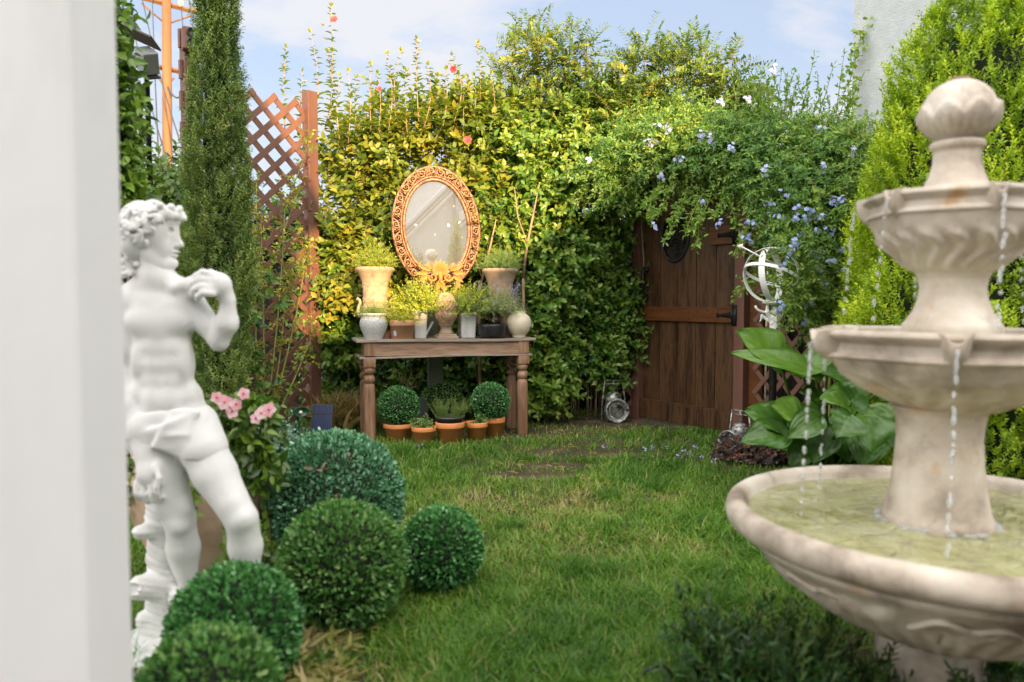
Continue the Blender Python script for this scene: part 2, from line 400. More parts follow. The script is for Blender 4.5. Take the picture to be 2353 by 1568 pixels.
M_twig = noisy('twig', [(.25, .16, .10), (.42, .29, .19)], 20, .8, bstr=.2)
M_gtwig = noisy('green_stem', [(.16, .19, .04), (.28, .30, .06)], 20, .6, bstr=.1)
M_dark = noisy('dark_core', [(.006, .010, .004), (.014, .022, .008)], 12, .9, bstr=.3)  # near-black solid core: shade inside the foliage put into the colour
M_fence = noisy('dark_fence', [(.010, .007, .005), (.022, .015, .011)], 6, .9, bstr=.5, stretch=(1, 1, .15))
M_pole = noisy('pole_wood', [(.15, .068, .026), (.24, .12, .048)], 4, .8, bstr=.3, stretch=(1, 1, .1))
M_wire = noisy('wire', [(.04, .04, .045), (.07, .07, .07)], 5, .6, bstr=0)

def _stone():
    m, nt, b = newmat('cast_stone')
    f = noise(nt, 5, 6, .6); c = ramp(nt, f, [(.25, .20, .15), (.56, .485, .395), (.72, .66, .57)], [.33, .5, .66])
    f2 = noise(nt, 7, 5, .65); f2c = ramp(nt, f2, [(0, 0, 0), (1, 1, 1)], [.60, .72])
    mx = N(nt, 'ShaderNodeMixRGB'); nt.links.new(f2c, mx.inputs[0]); nt.links.new(c, mx.inputs[1]); mx.inputs[2].default_value = (.56, .35, .17, 1)
    f3 = noise(nt, 9, 5, .6, stretch=(1, 1, .35)); f3c = ramp(nt, f3, [(0, 0, 0), (.7, .7, .7)], [.60, .74])
    mx2 = N(nt, 'ShaderNodeMixRGB'); nt.links.new(f3c, mx2.inputs[0]); nt.links.new(mx.outputs[0], mx2.inputs[1]); mx2.inputs[2].default_value = (.15, .125, .10, 1)
    nt.links.new(mx2.outputs[0], b.inputs['Base Color']); b.inputs['Roughness'].default_value = .62
    bump(nt, b, noise(nt, 60, 6, .7), .35, .006)
    return m
M_stone = _stone()
def _glass(name, col, rough=.02):
    m, nt, b = newmat(name); b.inputs['Base Color'].default_value = (*col, 1); b.inputs['Transmission Weight'].default_value = 1
    b.inputs['Roughness'].default_value = rough; b.inputs['IOR'].default_value = 1.33
    return m
M_drop = _glass('falling_water', (.95, .98, 1))
M_drop.node_tree.nodes['Principled BSDF'].inputs['Transmission Weight'].default_value = .70  # white body colour mixed in to stand for the water's glints
M_drop.node_tree.nodes['Principled BSDF'].inputs['Roughness'].default_value = .08
M_lens = _glass('lantern_glass', (.9, .88, .82), .08)
def _mirror():
    m, nt, b = newmat('old_mirror')
    f = noise(nt, 16, 5, .55, dist=.3); c = ramp(nt, f, [(.90, .92, .93), (.92, .94, .95), (.76, .62, .40)], [.0, .685, .72])
    nt.links.new(c, b.inputs['Base Color']); b.inputs['Metallic'].default_value = .90
    f2 = noise(nt, 16, 5, .55, dist=.3); r_ = ramp(nt, f2, [(.02, .02, .02), (.6, .6, .6)], [.685, .72]); nt.links.new(r_, b.inputs['Roughness'])
    return m
M_mirror = _mirror()
def _water():
    m, nt, b = newmat('murky_water')
    c = ramp(nt, noise(nt, 6, 5, .6), [(.30, .29, .13), (.42, .41, .21), (.50, .49, .31)], [.3, .5, .7])
    nt.links.new(c, b.inputs['Base Color']); b.inputs['Roughness'].default_value = .04; b.inputs['IOR'].default_value = 1.33
    bump(nt, b, noise(nt, 13, 4, .55, dist=1.2), 1.0, .06)
    return m
M_water = _water()
def _solar():
    m, nt, b = newmat('solar_cells'); b.inputs['Roughness'].default_value = .2
    t = N(nt, 'ShaderNodeTexCoord'); br = N(nt, 'ShaderNodeTexBrick'); nt.links.new(t.outputs['Object'], br.inputs[0])
    br.inputs['Scale'].default_value = 1; br.inputs['Brick Width'].default_value = .014; br.inputs['Row Height'].default_value = .05
    br.inputs['Mortar Size'].default_value = .001; br.offset = 0
    br.inputs['Color1'].default_value = (.016, .028, .075, 1); br.inputs['Color2'].default_value = (.020, .034, .09, 1); br.inputs['Mortar'].default_value = (.004, .005, .01, 1)
    nt.links.new(br.outputs[0], b.inputs['Base Color'])
    return m
M_solar = _solar()
M_green_pl = noisy('green_plastic', [(.006, .05, .022), (.010, .075, .034)], 8, .35, bstr=0)

L_hib = leafmat('hibiscus_leaf', [(.045, .085, .010), (.11, .155, .018), (.19, .22, .028), (.28, .23, .03)], .38, .40, gain=1.5)
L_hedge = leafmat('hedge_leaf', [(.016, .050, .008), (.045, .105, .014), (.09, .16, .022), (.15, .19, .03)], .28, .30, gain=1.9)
L_sen = leafmat('pinnate_leaf', [(.04, .085, .012), (.08, .14, .018), (.13, .18, .02), (.22, .20, .02)], .4, .40)
L_dark = leafmat('camellia_leaf', [(.022, .05, .010), (.045, .09, .012), (.075, .14, .016), (.12, .19, .02)], .28, .22)
L_plum = leafmat('plumbago_leaf', [(.030, .085, .014), (.065, .145, .022), (.12, .20, .03), (.21, .25, .04)], .42, .34)
L_box = leafmat('boxwood_leaf', [(.014, .06, .014), (.035, .12, .030), (.07, .18, .055), (.14, .26, .12)], .33, .17, gain=2.05)
L_boxb = leafmat('blue_boxwood_leaf', [(.018, .075, .030), (.042, .130, .058), (.10, .20, .125), (.19, .30, .22)], .36, .14, gain=2.1)
L_boxo = leafmat('olive_boxwood_leaf', [(.020, .07, .014), (.045, .125, .026), (.10, .185, .05), (.17, .24, .09)], .38, .17, gain=2.1)
L_arb = leafmat('arborvitae_spray', [(.05, .10, .006), (.14, .21, .008), (.28, .34, .010), (.36, .38, .014)], .5, .32, gain=1.85)
L_cyp = leafmat('cypress_needle', [(.030, .055, .014), (.065, .105, .022), (.11, .15, .03), (.18, .17, .05)], .55, .2, gain=2.3)
L_calla = leafmat('calla_leaf', [(.03, .085, .014), (.065, .15, .022), (.13, .24, .03)], .30, .22, gain=1.2)
L_red = leafmat('loropetalum_leaf', [(.022, .022, .018), (.055, .036, .032), (.11, .05, .04), (.60, .09, .015)], .35, .2, (1, 1, 1), pos=[0, .45, .82, .97])
L_gold = leafmat('golden_leaf', [(.10, .16, .02), (.20, .25, .025), (.34, .33, .04)], .45, .35)
L_fern = leafmat('fern_leaf', [(.05, .11, .03), (.10, .17, .045), (.17, .23, .06)], .5, .3, gain=1.9)
L_lav = leafmat('greygreen_leaf', [(.11, .15, .07), (.18, .23, .11), (.27, .28, .12)], .55, .3)
L_low = leafmat('low_shrub_leaf', [(.010, .040, .008), (.028, .085, .012), (.06, .14, .018)], .4, .2, gain=1.35)
L_euc = leafmat('euonymus_leaf', [(.05, .11, .08), (.10, .18, .13), (.17, .27, .2)], .4, .15)
L_rose = leafmat('rose_leaf', [(.06, .12, .018), (.13, .18, .025), (.22, .23, .03), (.34, .27, .035)], .4, .4)
L_grass = leafmat('grass_blade', [(.020, .070, .006), (.056, .138, .010), (.115, .205, .022), (.22, .20, .06), (.34, .26, .14)], .38, .32, pos=[0, .35, .68, .91, 1])
P_blue = leafmat('plumbago_petal', [(.26, .34, .74), (.42, .50, .84), (.58, .60, .84)], .6, .3, (1, 1, 1), gain=1)
P_pink = leafmat('pink_petal', [(.80, .35, .42), (.85, .55, .58), (.85, .68, .68)], .6, .3, (1, 1, 1), gain=1)
P_red = leafmat('red_petal', [(.60, .03, .03), (.75, .08, .06), (.72, .16, .25)], .6, .3, (1, 1, 1), gain=1)
P_pale = leafmat('pale_bud', [(.62, .45, .22), (.70, .52, .16), (.75, .62, .28)], .6, .3, (1, 1, 1), gain=1)
P_mauve = leafmat('mauve_floret', [(.30, .25, .48), (.42, .37, .60), (.52, .5, .68)], .6, .3, (1, 1, 1), gain=1)
L_dry = leafmat('dry_grass', [(.10, .09, .03), (.20, .17, .05), (.32, .22, .10), (.10, .13, .03)], .6, .3, (1, 1, .8))

def _calla():
    nt = L_calla.node_tree; b = nt.nodes['Principled BSDF']
    bump(nt, b, noise(nt, 30, 4, .6, dist=.6), .35, .012)
_calla()
# ------------------------------------------------------------------ ground
def dirt(x, y):
    """bare and dry patches: returns 0..1"""
    q = np.zeros(len(x))
    for cx, cy, rx, ry, s in [(.45, 5.45, .42, .17, 1.0), (.15, 4.75, .30, .13, 1.0), (.62, 5.8, .30, .12, .8), (-.82, 2.35, .26, .30, 1.2), (-.66, 1.95, .30, .4, 1.1), (.0, 6.35, .7, .25, .8), (.30, 5.0, .25, .10, 1.1), (1.9, 5.2, .4, .3, .6), (1.2, 6.9, .8, .3, 1.3), (.1, 4.2, .5, .3, .55), (.45, 3.3, .35, .15, .5), (1.05, 2.05, .4, .4, .9), (1.7, 5.0, .4, .4, .6), (-.9, 5.6, .4, .3, .4), (.9, 2.6, .2, .3, .5)]:
        q = np.maximum(q, s*np.exp(-((((x-cx)/rx)**2+((y-cy)/ry)**2)/1.9)**1.6))
    return q
def ground():
    me, nt, b = newmat('lawn_soil')
    c = ramp(nt, noise(nt, 3.0, 8, .65), [(.030, .035, .010), (.055, .05, .018), (.13, .095, .05), (.10, .08, .04)], [.3, .45, .62, .75])
    nt.links.new(c, b.inputs['Base Color']); b.inputs['Roughness'].default_value = .95
    bump(nt, b, noise(nt, 40, 5, .7), .9, .03)
    mb = MB(); n = 60
    xs = np.concatenate([np.linspace(-200, -8, 8), np.linspace(-6, 6, n), np.linspace(8, 200, 8)]); ys = np.concatenate([np.linspace(-200, -8, 8), np.linspace(-6, 9, n), np.linspace(12, 300, 8)])
    X, Y = np.meshgrid(xs, ys, indexing='ij'); P = np.stack([X.ravel(), Y.ravel(), np.zeros(X.size)], 1)
    near = np.exp(-((P[:, 0]/5)**2+((P[:, 1]-4)/5)**2)); P[:, 2] = .012*snoise(P, 3, 5)*near
    nx, ny = len(xs), len(ys); i = np.arange(nx-1)[:, None]; j = np.arange(ny-1)[None]
    f = np.stack([i*ny+j, (i+1)*ny+j, (i+1)*ny+j+1, i*ny+j+1], -1).reshape(-1, 4)
    mb.add(P, [f]); o = mb.build('lawn_ground', me); o['kind'] = 'structure'
ground()
def grass():
    mb = MB()
    def blades(P, h, w, lean, v, seg=3):
        n = len(P); az = rng.random(n)*6.28; side = np.stack([np.cos(az), np.sin(az), np.zeros(n)], 1)
        la = az+1.57+rng.normal(size=n)*.6; ld = np.stack([np.cos(la), np.sin(la), np.zeros(n)], 1)
        V = []
        for k in range(seg+1):
            t = k/seg; c = P+np.array([0, 0, 1.])*(h*(t-.35*lean*t*t))[:, None]+ld*(h*lean*t*t)[:, None]
            ww = (w*(1-t**1.6)*.5)[:, None]
            if k < seg: V += [c-side*ww, c+side*ww]
            else: V.append(c)
        V = np.stack(V, 1); k = V.shape[1]; off = (np.arange(n)*k)[:, None, None]
        q = np.array([[0, 1, 3, 2], [2, 3, 5, 4]]) if seg == 3 else np.array([[0, 1, 3, 2]])
        t = np.array([[4, 5, 6]]) if seg == 3 else np.array([[2, 3, 4]])
        mb.add(V.reshape(-1, 3), [(q[None]+off).reshape(-1, 4), (t[None]+off).reshape(-1, 3)], np.repeat(np.clip(v, 0, 1), k))
    # density falls with distance
    for n, y0, y1, w in [(100000, 1.7, 3.2, .0046), (90000, 3.2, 5.0, .0054), (68000, 5.0, 7.6, .0064)]:
        y = y0+(y1-y0)*rng.random(n); x = (rng.random(n)*2-1)*(.72*y+.15)
        keep = (x > -.75*y) & (x < .72*y) & (x < 2.8)
        x, y = x[keep], y[keep]
        P = np.stack([x, y, np.zeros(len(x))], 1)
        cl = snoise(P, 4.5, 2); cl2 = snoise(P, 13, 9); d = dirt(x, y)+.10*cl2
        k = rng.random(len(x)) > np.clip(d*1.2-.22+.12*cl, 0, .95); P, cl, cl2, d, x, y = P[k], cl[k], cl2[k], d[k], x[k], y[k]
        tall = np.exp(-((x+1.0)/.5)**2-((y-5.4)/.35)**2)+.5*np.exp(-((x-1.2)/.8)**2-((y-3.4)/1.2)**2)
        h = (.028+.034*rng.random(len(x))**1.5+.018*np.clip(cl, -1, 1.2)+.016*np.clip(cl2, -1, 1))*(1-.5*np.clip(d, 0, 1))*(1+.7*tall)
        h = np.clip(h, .012, .12)*1.25
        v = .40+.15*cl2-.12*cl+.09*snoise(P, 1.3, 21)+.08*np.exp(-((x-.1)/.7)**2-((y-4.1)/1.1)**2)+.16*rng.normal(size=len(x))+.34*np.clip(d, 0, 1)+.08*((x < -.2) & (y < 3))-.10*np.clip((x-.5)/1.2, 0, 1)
        v = np.where(rng.random(len(x)) < .035, .95, v)
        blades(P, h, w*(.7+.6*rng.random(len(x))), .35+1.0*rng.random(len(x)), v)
    # taller tufts
    for cx, cy, s in [(.24, 3.02, 1.3), (.42, 3.0, .9), (-.78, 5.45, 1.6), (-.95, 5.3, 1.5), (-.62, 5.6, 1.2), (-.2, 5.4, 1.2), (.9, 3.7, 1.3), (1.1, 3.2, 1.2), (-.47, 5.3, 1.0), (-.55, 2.2, 1.1), (.5, 2.3, 1.2), (.75, 2.7, 1.3), (-.1, 2.35, 1.1), (.85, 4.4, 1.2), (1.25, 4.1, 1.2), (.1, 5.2, .9), (-1.35, 2.45, 1.4), (-1.2, 2.2, 1.5), (-1.0, 2.1, 1.3), (.55, 4.2, 1.0), (.2, 2.5, 1.2), (.0, 3.6, 1)]:
        n = int(230*s); r_ = .07*s*np.sqrt(rng.random(n)); a = rng.random(n)*6.28
        P = np.stack([cx+r_*np.cos(a), cy+r_*np.sin(a), np.zeros(n)], 1)
        blades(P, (.05+.05*rng.random(n))*s**.5, .0036*(.7+.6*rng.random(n)), .4+.9*rng.random(n), .22+.16*rng.normal(size=n))
    # straw lying about
    n = 1500; y = 1.9+4.6*rng.random(n)**1.2; x = (rng.random(n)*2-1)*.62*y; k = rng.random(n) < .15+dirt(x, y); x, y = x[k], y[k]; n = len(x)
    d = rdir(n)*np.array([1, 1, .15]); P = np.stack([x, y, .018+.02*rng.random(n)], 1)
    leaves(mb, P, d, .03+.05*rng.random(n), .0022, np.tile([0, 0, 1.], (n, 1)), .86+.12*rng.random(n), T4, F4, .1)
    n = 3200; a = rng.random(n)*6.28; r_ = np.sqrt(rng.random(n)); x = -.75+.28*r_*np.cos(a); y = 2.1+.42*r_*np.sin(a)
    leaves(mb, np.stack([x, y, .012+.03*rng.random(n)], 1), rdir(n)*np.array([1, 1, .3]), .04+.05*rng.random(n), .0016, None, .82+.18*rng.random(n), T4, F4, .3)
    o = mb.build('grass', L_grass, smooth=False); tag(o, 'green lawn grass with dry straw patches', 'grass', kind='stuff')
grass()

# ------------------------------------------------------------------ buildings
def wallbox(name, m, parent, x0, x1, y0, y1, z0, z1): return MB().box(((x0+x1)/2, (y0+y1)/2, (z0+z1)/2), (x1-x0, y1-y0, z1-z0)).build(name, m, parent, smooth=False)
t = thing('house', 'white rendered house wall rising behind the bushes at top right', 'house', (3.78, 8.6, 0))
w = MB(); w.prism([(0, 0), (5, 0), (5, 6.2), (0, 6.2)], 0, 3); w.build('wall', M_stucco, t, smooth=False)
MB().box((2.5, 1.5, 6.3), (5.5, 3.6, .2)).build('roof_eave', M_paint, t, smooth=False)
t.rotation_euler.z = R(-70)
# buildings behind the camera: outlines shaped to shade the garden, seen in the mirror
t = thing('house', 'tall gabled house on the side of the garden where the photographer stands', 'house', (-2, -5.2, 0))
MB().prism([(-5, 0), (4.25, 0), (4.45, 4.7), (3.85, 5.6), (3.2, 6.3), (-5, 6.3)], 0, -5).build('wall', M_stucco, t, smooth=False)
MB().prism([(4.55, 4.6), (4.65, 4.72), (3.35, 6.45), (-5, 6.45), (-5, 6.31), (3.25, 6.31)], .3, -5.2).build('roof', M_fence, t, smooth=False)
M_garage = noisy('pale_render', [(.70, .72, .72), (.80, .81, .80)], 4, .85, bstr=.4, bscale=30)
t = thing('garage', 'low flat roofed garage between the two houses, its height set to let sun past', 'garage', (3.3, -5.2, 0))
MB().box((.25, -2, 1.86), (2.3, 4, 3.72)).build('wall', M_garage, t, smooth=False)
g = MB()
for dz, w_, d_ in ((0, .10, .20), (-.17, .05, .12), (-.30, .09, .16)): g.prism([(-.6, 1.75+dz), (-.6, 1.75+w_+dz), (1.3, 3.55+w_+dz), (1.3, 3.55+dz)], .01, d_)
g.build('gutter', M_paint, t, smooth=False)
t = thing('house', 'pale house with a white gutter reflected in the oval mirror', 'house', (9, -5.0, 0))
MB().prism([(-4.35, 0), (7, 0), (7, 8.4), (0, 8.4), (-2.4, 5.45), (-3.9, 4.9), (-4.35, 4.35)], 0, -5).build('wall', M_stucco, t, smooth=False)
g = MB(); g.prism([(-4.3, 2.55), (-4.3, 2.75), (-2.0, 4.6), (-2.0, 4.4)], .02, .22); g.prism([(-4.3, 2.40), (-4.3, 2.47), (-2.0, 4.32), (-2.0, 4.25)], .02, .12); g.box((1.9, .12, 4.35), (9.5, .24, .10)); g.box((1.9, .30, 4.50), (9.5, .14, .14)); g.box((1.9, .2, 4.25), (9.5, .10, .12)); g.build('gutter', M_paint, t, smooth=False)

t = thing('porch_pillar', 'broad white square porch pillar filling the left edge', 'pillar', (-1.394, 1.253, 0))
p = MB(); p.box((0, 0, 1.5), (1.44, .145, 3.0)); o = p.build('shaft', M_paint, t, smooth=False, bevel=.006)
MB().box((0, 0, 3.06), (1.52, .22, .12)).build('capital', M_paint, t, smooth=False, bevel=.006)

# utility pole and wires
PY = 26.
t = thing('utility_pole', 'orange lit wooden utility pole with crossarms behind the left trees', 'utility pole', at(378, 300, PY)*Vector((1, 1, 0)))
base = Vector(t.location)
pp = MB().tube([(0, 0, 0), (.08, 0, 6), (.22, 0, 14)], [.19, .16, .13], 12).build('pole', M_pole, t)
for (xa, ya, xb, yb) in [(322, -6, 500, 42), (352, 152, 456, 174)]:
    a, b = at(xa, ya, PY-.2)-base, at(xb, yb, PY+1.4)-base
    MB().tube([a, b], [.085, .085], 4).build('crossarm', M_pole, t, smooth=False)
for (xa, ya, xb, yb) in [(325, 8, 372, 48), (382, 56, 440, 36), (372, 190, 356, 168), (380, 200, 400, 180)]:
    MB().tube([at(xa, ya, PY)-base, at(xb, yb, PY+.2)-base], [.03, .03], 6).build('brace', M_pole, t)
for x_, y_ in [(415, 8), (452, 18), (349, -6), (490, 32), (420, 154)]:
    MB().ball(at(x_, y_, PY+.5)-base, (.09, .09, .14), 8, 6).build('insulator', M_cream, t)
for i, (xa, ya, xb, yb) in enumerate([(415, 0, 455, 360), (452, 10, 505, 420), (349, -20, 365, 380), (325, -10, 470, 480), (300, 30, 420, 470), (430, -30, 492, 250), (470, -20, 530, 300)]):
    a, b = at(xa, ya, PY), at(xb, yb, 14.)
    P = [a.lerp(b, q/8)-Vector((0, 0, .5*math.sin(PI*q/8))) for q in range(9)]
    tag(MB().tube(P, [.017]*9, 5).build('power_line', M_wire), 'thin dark overhead power line running down from the wooden pole', 'power line', 'overhead power lines')
a, b = at(383, 195, PY), at(428, 205, 24)
tag(MB().tube([a.lerp(b, q/6)-Vector((0, 0, .35*math.sin(PI*q/6))) for q in range(7)], [.03]*7, 5).build('service_cable', M_wire), 'short dark cable sagging from the side of the utility pole', 'cable')

# ------------------------------------------------------------------ fence, trellis, lattice
t = thing('board_fence', 'dark board fence added behind the hedge and table to darken the gaps', 'fence', (0, 7.62, 0))  # added behind the hedge so that its gaps read dark
fb = MB()
x = -5.
while x < 1.3: fb.box((x, 0, .95), (.14, .022, 1.9)); x += .146
fb.build('board', M_fence, t, smooth=False); MB().box((-1.85, -.03, 1.6), (6.4, .04, .09)).build('rail', M_fence, t, smooth=False)
HX, HY = .0, 0
G0 = Vector((1.225, 7.10, 0)); G1 = Vector((1.84, 6.2, 0)); gdir = (G1-G0).normalized(); grz = math.atan2(gdir.y, gdir.x); GL = (G1-G0).length
# fence boards to the right of the gate, behind the plumbago
F1 = G1+gdir*.25; fdir = Vector((.70, -.71, 0)).normalized(); frz = math.atan2(fdir.y, fdir.x)
t = thing('board_fence', 'dark board fence behind the calla leaves right of the gate', 'fence', F1, frz)
fb = MB()
for i in range(26): fb.box((.08+i*.146, .05, .85), (.14, .022, 1.7))
fb.build('board', M_fence, t, smooth=False)

def lattice(poly_in, x0, x1, z0, ztop, pitch=.145, vp=.19, w=.042, th=.008):
    """crossed slats between x0..x1, clipped in a panel; returns MB. slopes +-vp/pitch"""
    mb = MB(); sl = vp/pitch; L = math.hypot(1, sl); hw = w/2*L/1.0/sl  # horizontal half-width
    for s, yy in ((1, 0), (-1, th+.001)):
        k = -int((ztop-z0)/vp)-2
        while k*pitch < (x1-x0)+(ztop-z0)/sl+1:
            # line: x = x0 + k*pitch + s*(z-z0)/sl
            za, zb = z0, ztop
            c = x0+k*pitch
            if s == 1:
                za = max(z0, z0+(x0-c)*sl); zb = min(ztop, z0+(x1-c)*sl)
            else:
                za = max(z0, z0+(c-x1)*sl); zb = min(ztop, z0+(c-x0)*sl)
            if zb-za > .03:
                xa = c+s*(za-z0)/sl; xb = c+s*(zb-z0)/sl
                dv = np.array([xb-xa, zb-za]); dv = dv/np.hypot(*dv); pv = np.array([-dv[1], dv[0]])*w/2; A_ = np.array([xa, za])-dv*.012; B_ = np.array([xb, zb])+dv*.012
                mb.prism([tuple(A_+pv), tuple(A_-pv), tuple(B_-pv), tuple(B_+pv)], yy, yy+th)
            k += 1
    return mb
TL = Vector((-2.47, 5.9, 0)); TR = Vector((-1.775, 6.72, 0)); td = (TR-TL); TLen = td.length; trz = math.atan2(td.y, td.x)
t = thing('trellis', 'tall red brown lattice trellis between two posts behind the cypress', 'trellis', TL, trz)
lb = MB()
L1 = lattice(None, .03, TLen-.03, .05, 2.815, .205, .19, .050); lb.merge(L1); lb.build('lattice_panel', M_redwood, t, smooth=False)
po = MB(); po.box((0, 0, 1.58), (.085, .085, 3.16)); o = po.build('post', M_redwood, t, smooth=False, bevel=.004)
po = MB(); po.box((TLen+.02, 0, 1.46), (.10, .09, 2.92)); po.build('post', M_redwood, t, smooth=False, bevel=.004)
for z_ in np.arange(1.7, 3.1, .23): MB().box((-.055, 0, z_), (.02, .03, .14)).build('cleat', M_redwood, t, smooth=False)
q = TL+Vector((.06, -.07, 3.06))
t = thing('wall_speaker', 'small red brown box speaker fixed to the top of the left trellis post', 'speaker', q, R(30))
MB().box((0, 0, 0), (.13, .09, .17)).build('body', M_redwood, t, smooth=False, bevel=.012)
s_ = MB()
for z_ in (-.035, .04): s_.lathe([(.036, 0), (.036, .012), (.028, .012), (.024, .004), (.0, .006)], 20, (0, -.046, z_), M=Matrix.Rotation(PI/2, 4, 'X'))
s_.build('cone', M_iron, t)

# narrow lattice beside the gate, and right of it
t = thing('lattice_strip', 'narrow red brown lattice strip between hedge and gate post', 'lattice', (1.0, 7.14, 0))
lattice(None, 0, .22, 0, 1.1, .15, .19, .035).build('slats', M_redwood, t, smooth=False)
t = thing('lattice_strip', 'red brown lattice on the dark fence right of the gate', 'lattice', F1-fdir*.05+Vector((-.03, -.03, 0)), frz)
lattice(None, 0, 1.5, 0, 1.62, .15, .19, .035).build('slats', M_redwood, t, smooth=False)

# gate frame and gate
t = thing('gate_frame', 'red brown timber posts and header around the gate', 'gate frame', G0, grz)
for x_, w_ in ((-.055, .10), (GL+.055, .10)):
    MB().box((x_, 0, 1.09), (w_, .12, 2.18)).build('post', M_redwood, t, smooth=False, bevel=.004)
MB().box((GL/2, 0, 2.225), (GL+.30, .13, .09)).build('header', M_redwood, t, smooth=False, bevel=.004)
MB().box((GL+.175, .02, 1.09), (.13, .03, 2.1)).build('side_board', M_gaterail, t, smooth=False)
t = thing('wooden_gate', 'dark brown plank garden gate with an oval iron window', 'gate', G0, grz)
# planks with an oval hole
OC = (.40, 1.66); OR = (.155, .205)
pb = MB(); nb = 5; pw = (GL-.02)/nb
def ovalx(z):
    q = 1-((z-OC[1])/OR[1])**2
    return OR[0]*math.sqrt(q) if q > 0 else 0
for i in range(nb):
    xa, xb = .01+i*pw+.004, .01+(i+1)*pw-.004
    zs = [.05, OC[1]-OR[1]]+[OC[1]-OR[1]*math.cos(PI*q/14) for q in range(1, 14)]+[OC[1]+OR[1], 2.14]
    for za, zb in zip(zs[:-1], zs[1:]):
        ha, hb = ovalx(za), ovalx(zb)
        if ha == 0 and hb == 0: pb.prism([(xa, za), (xb, za), (xb, zb), (xa, zb)], -.012, .012); continue
        lo = [(xa, za), (min(xb, max(xa, OC[0]-ha)), za), (min(xb, max(xa, OC[0]-hb)), zb), (xa, zb)]
        if lo[1][0]-xa > 1e-3 or lo[2][0]-xa > 1e-3: pb.prism(lo, -.012, .012)
        hi = [(max(xa, min(xb, OC[0]+ha)), za), (xb, za), (xb, zb), (max(xa, min(xb, OC[0]+hb)), zb)]
        if xb-hi[0][0] > 1e-3 or xb-hi[3][0] > 1e-3: pb.prism(hi, -.012, .012)
pb.build('plank_panel', M_gate, t, smooth=False)
MB().box((GL/2, .016, 1.1), (GL-.04, .006, 2.0)).build('dark_sheet', M_fence, t, smooth=False)  # dark sheet added behind planks and window, standing for shade beyond the gate
for i in range(nb):
    for z_ in (.16, .955, 1.015, 2.05):
        for q_ in (.25, .75): MB().ball((.01+(i+q_)*pw, -.050 if z_ < 1.1 else -.013, z_+random.uniform(-.008, .008)), (.006, .003, .006), 8, 5).build('nail', M_iron, t)
MB().box((GL/2, -.030, .985), (GL-.02, .034, .125)).build('middle_rail', M_gaterail, t, smooth=False, bevel=.004)
MB().box((GL/2, -.030, .11), (GL-.02, .034, .17)).build('kick_board', M_gate, t, smooth=False, bevel=.004)
MB().box((GL-.14, -.030, 1.64), (.26, .034, .15)).build('hinge_block', M_gaterail, t, smooth=False, bevel=.004)
ow = [(OC[0]+(OR[0]+.006)*math.cos(a), -.014, OC[1]+(OR[1]+.006)*math.sin(a)) for a in np.linspace(0, 2*PI, 40)]
gr = MB().tube(ow, [.014]*40, 8)
for i in range(60):
    a = random.random()*6.28; r_ = random.random()**.5*.9; cx, cz = OC[0]+OR[0]*r_*math.cos(a), OC[1]+OR[1]*r_*math.sin(a); a0 = random.random()*6.28
    P = [(cx+(.008+.016*q/7)*math.cos(a0+q*.75), -.006, cz+(.008+.016*q/7)*math.sin(a0+q*.75)) for q in range(8)]
    gr.tube(P, [.0055]*8, 5)
gr.build('window_grille', M_iron, t)
MB().lathe([(1, 0), (0, 0)], 40, (OC[0], .02, OC[1]), M=Matrix.Rotation(PI/2, 4, 'X')@Matrix.Diagonal((OR[0]+.03, OR[1]+.03, 1, 1)), cap=False).build('window_dark', M_fence, t, smooth=False)  # dark disc added behind the grille in place of the unlit view
for z_ in (.985, 1.64):
    h = MB(); h.prism([(GL-.01, z_-.045), (GL-.01, z_+.045), (GL-.05, z_+.022), (GL-.15, z_+.012), (GL-.17, z_+.02), (GL-.185, z_), (GL-.17, z_-.02), (GL-.15, z_-.012), (GL-.05, z_-.022)], -.054, -.047)
    h.box((GL+.014, -.064, z_), (.045, .012, .17)); h.tube([(GL-.006, -.068, z_-.08), (GL-.006, -.068, z_+.08)], [.009, .009], 8)
    for dz in (-.06, 0, .06): h.ball((GL+.022, -.072, z_+dz), .007, 8, 6)
    h.build('strap_hinge', M_iron, t)
h = MB(); P = [(.05+.012*math.sin(q*2.1), -.075+.03*abs(q-5)/5, 1.13+.026*q) for q in range(11)]
h.tube(P, [.012, .014, .018, .013, .019, .014, .019, .013, .018, .014, .012], 8)
for z_ in (1.13, 1.39): h.lathe([(.028, 0), (.026, .01), (.012, .02)], 12, (.05, -.012, z_), M=Matrix.Rotation(PI/2, 4, 'X')); h.ball((.05, -.045, z_), (.016, .03, .02), 8, 6)
h.build('handle', M_iron, t)
h = MB(); h.box((-.03, -.07, 1.06), (.13, .02, .03)); h.box((-.075, -.072, 1.06), (.03, .03, .07)); h.build('latch', M_iron, t, smooth=False)

# stake behind the table carrying the mirror
t_table = Vector((-1.111, 5.905, 0)); rz_t = R(16.4); tx = Vector((math.cos(rz_t), math.sin(rz_t), 0)); tn = Vector((-math.sin(rz_t), math.cos(rz_t), 0))
TAx, TAy = t_table.x-tx.x*.05-tn.x*.05, t_table.y-tx.y*.05-tn.y*.05       # front-left corner of the top
def tt(px, b, py=778):
    """point on the table top seen at px, b metres behind the front edge"""
    v = 784-py; k = (px-1176.5)/(_f*math.cos(_p)+v*math.sin(_p))
    s_ = (k*(TAy+b*tn.y)-TAx-b*tn.x)/(tx.x-k*tx.y)
    return Vector((TAx+s_*tx.x+b*tn.x, TAy+s_*tx.y+b*tn.y, .80))
q = tt(1000, .52); q.z = 0
t = thing('support_post', 'grey green post standing behind the table under the mirror', 'post', q, rz_t)
MB().box((0, 0, .95), (.13, .05, 1.9)).build('shaft', noisy('grey_green_paint', [(.10, .12, .09), (.16, .18, .13)], 5, .8), t, smooth=False)
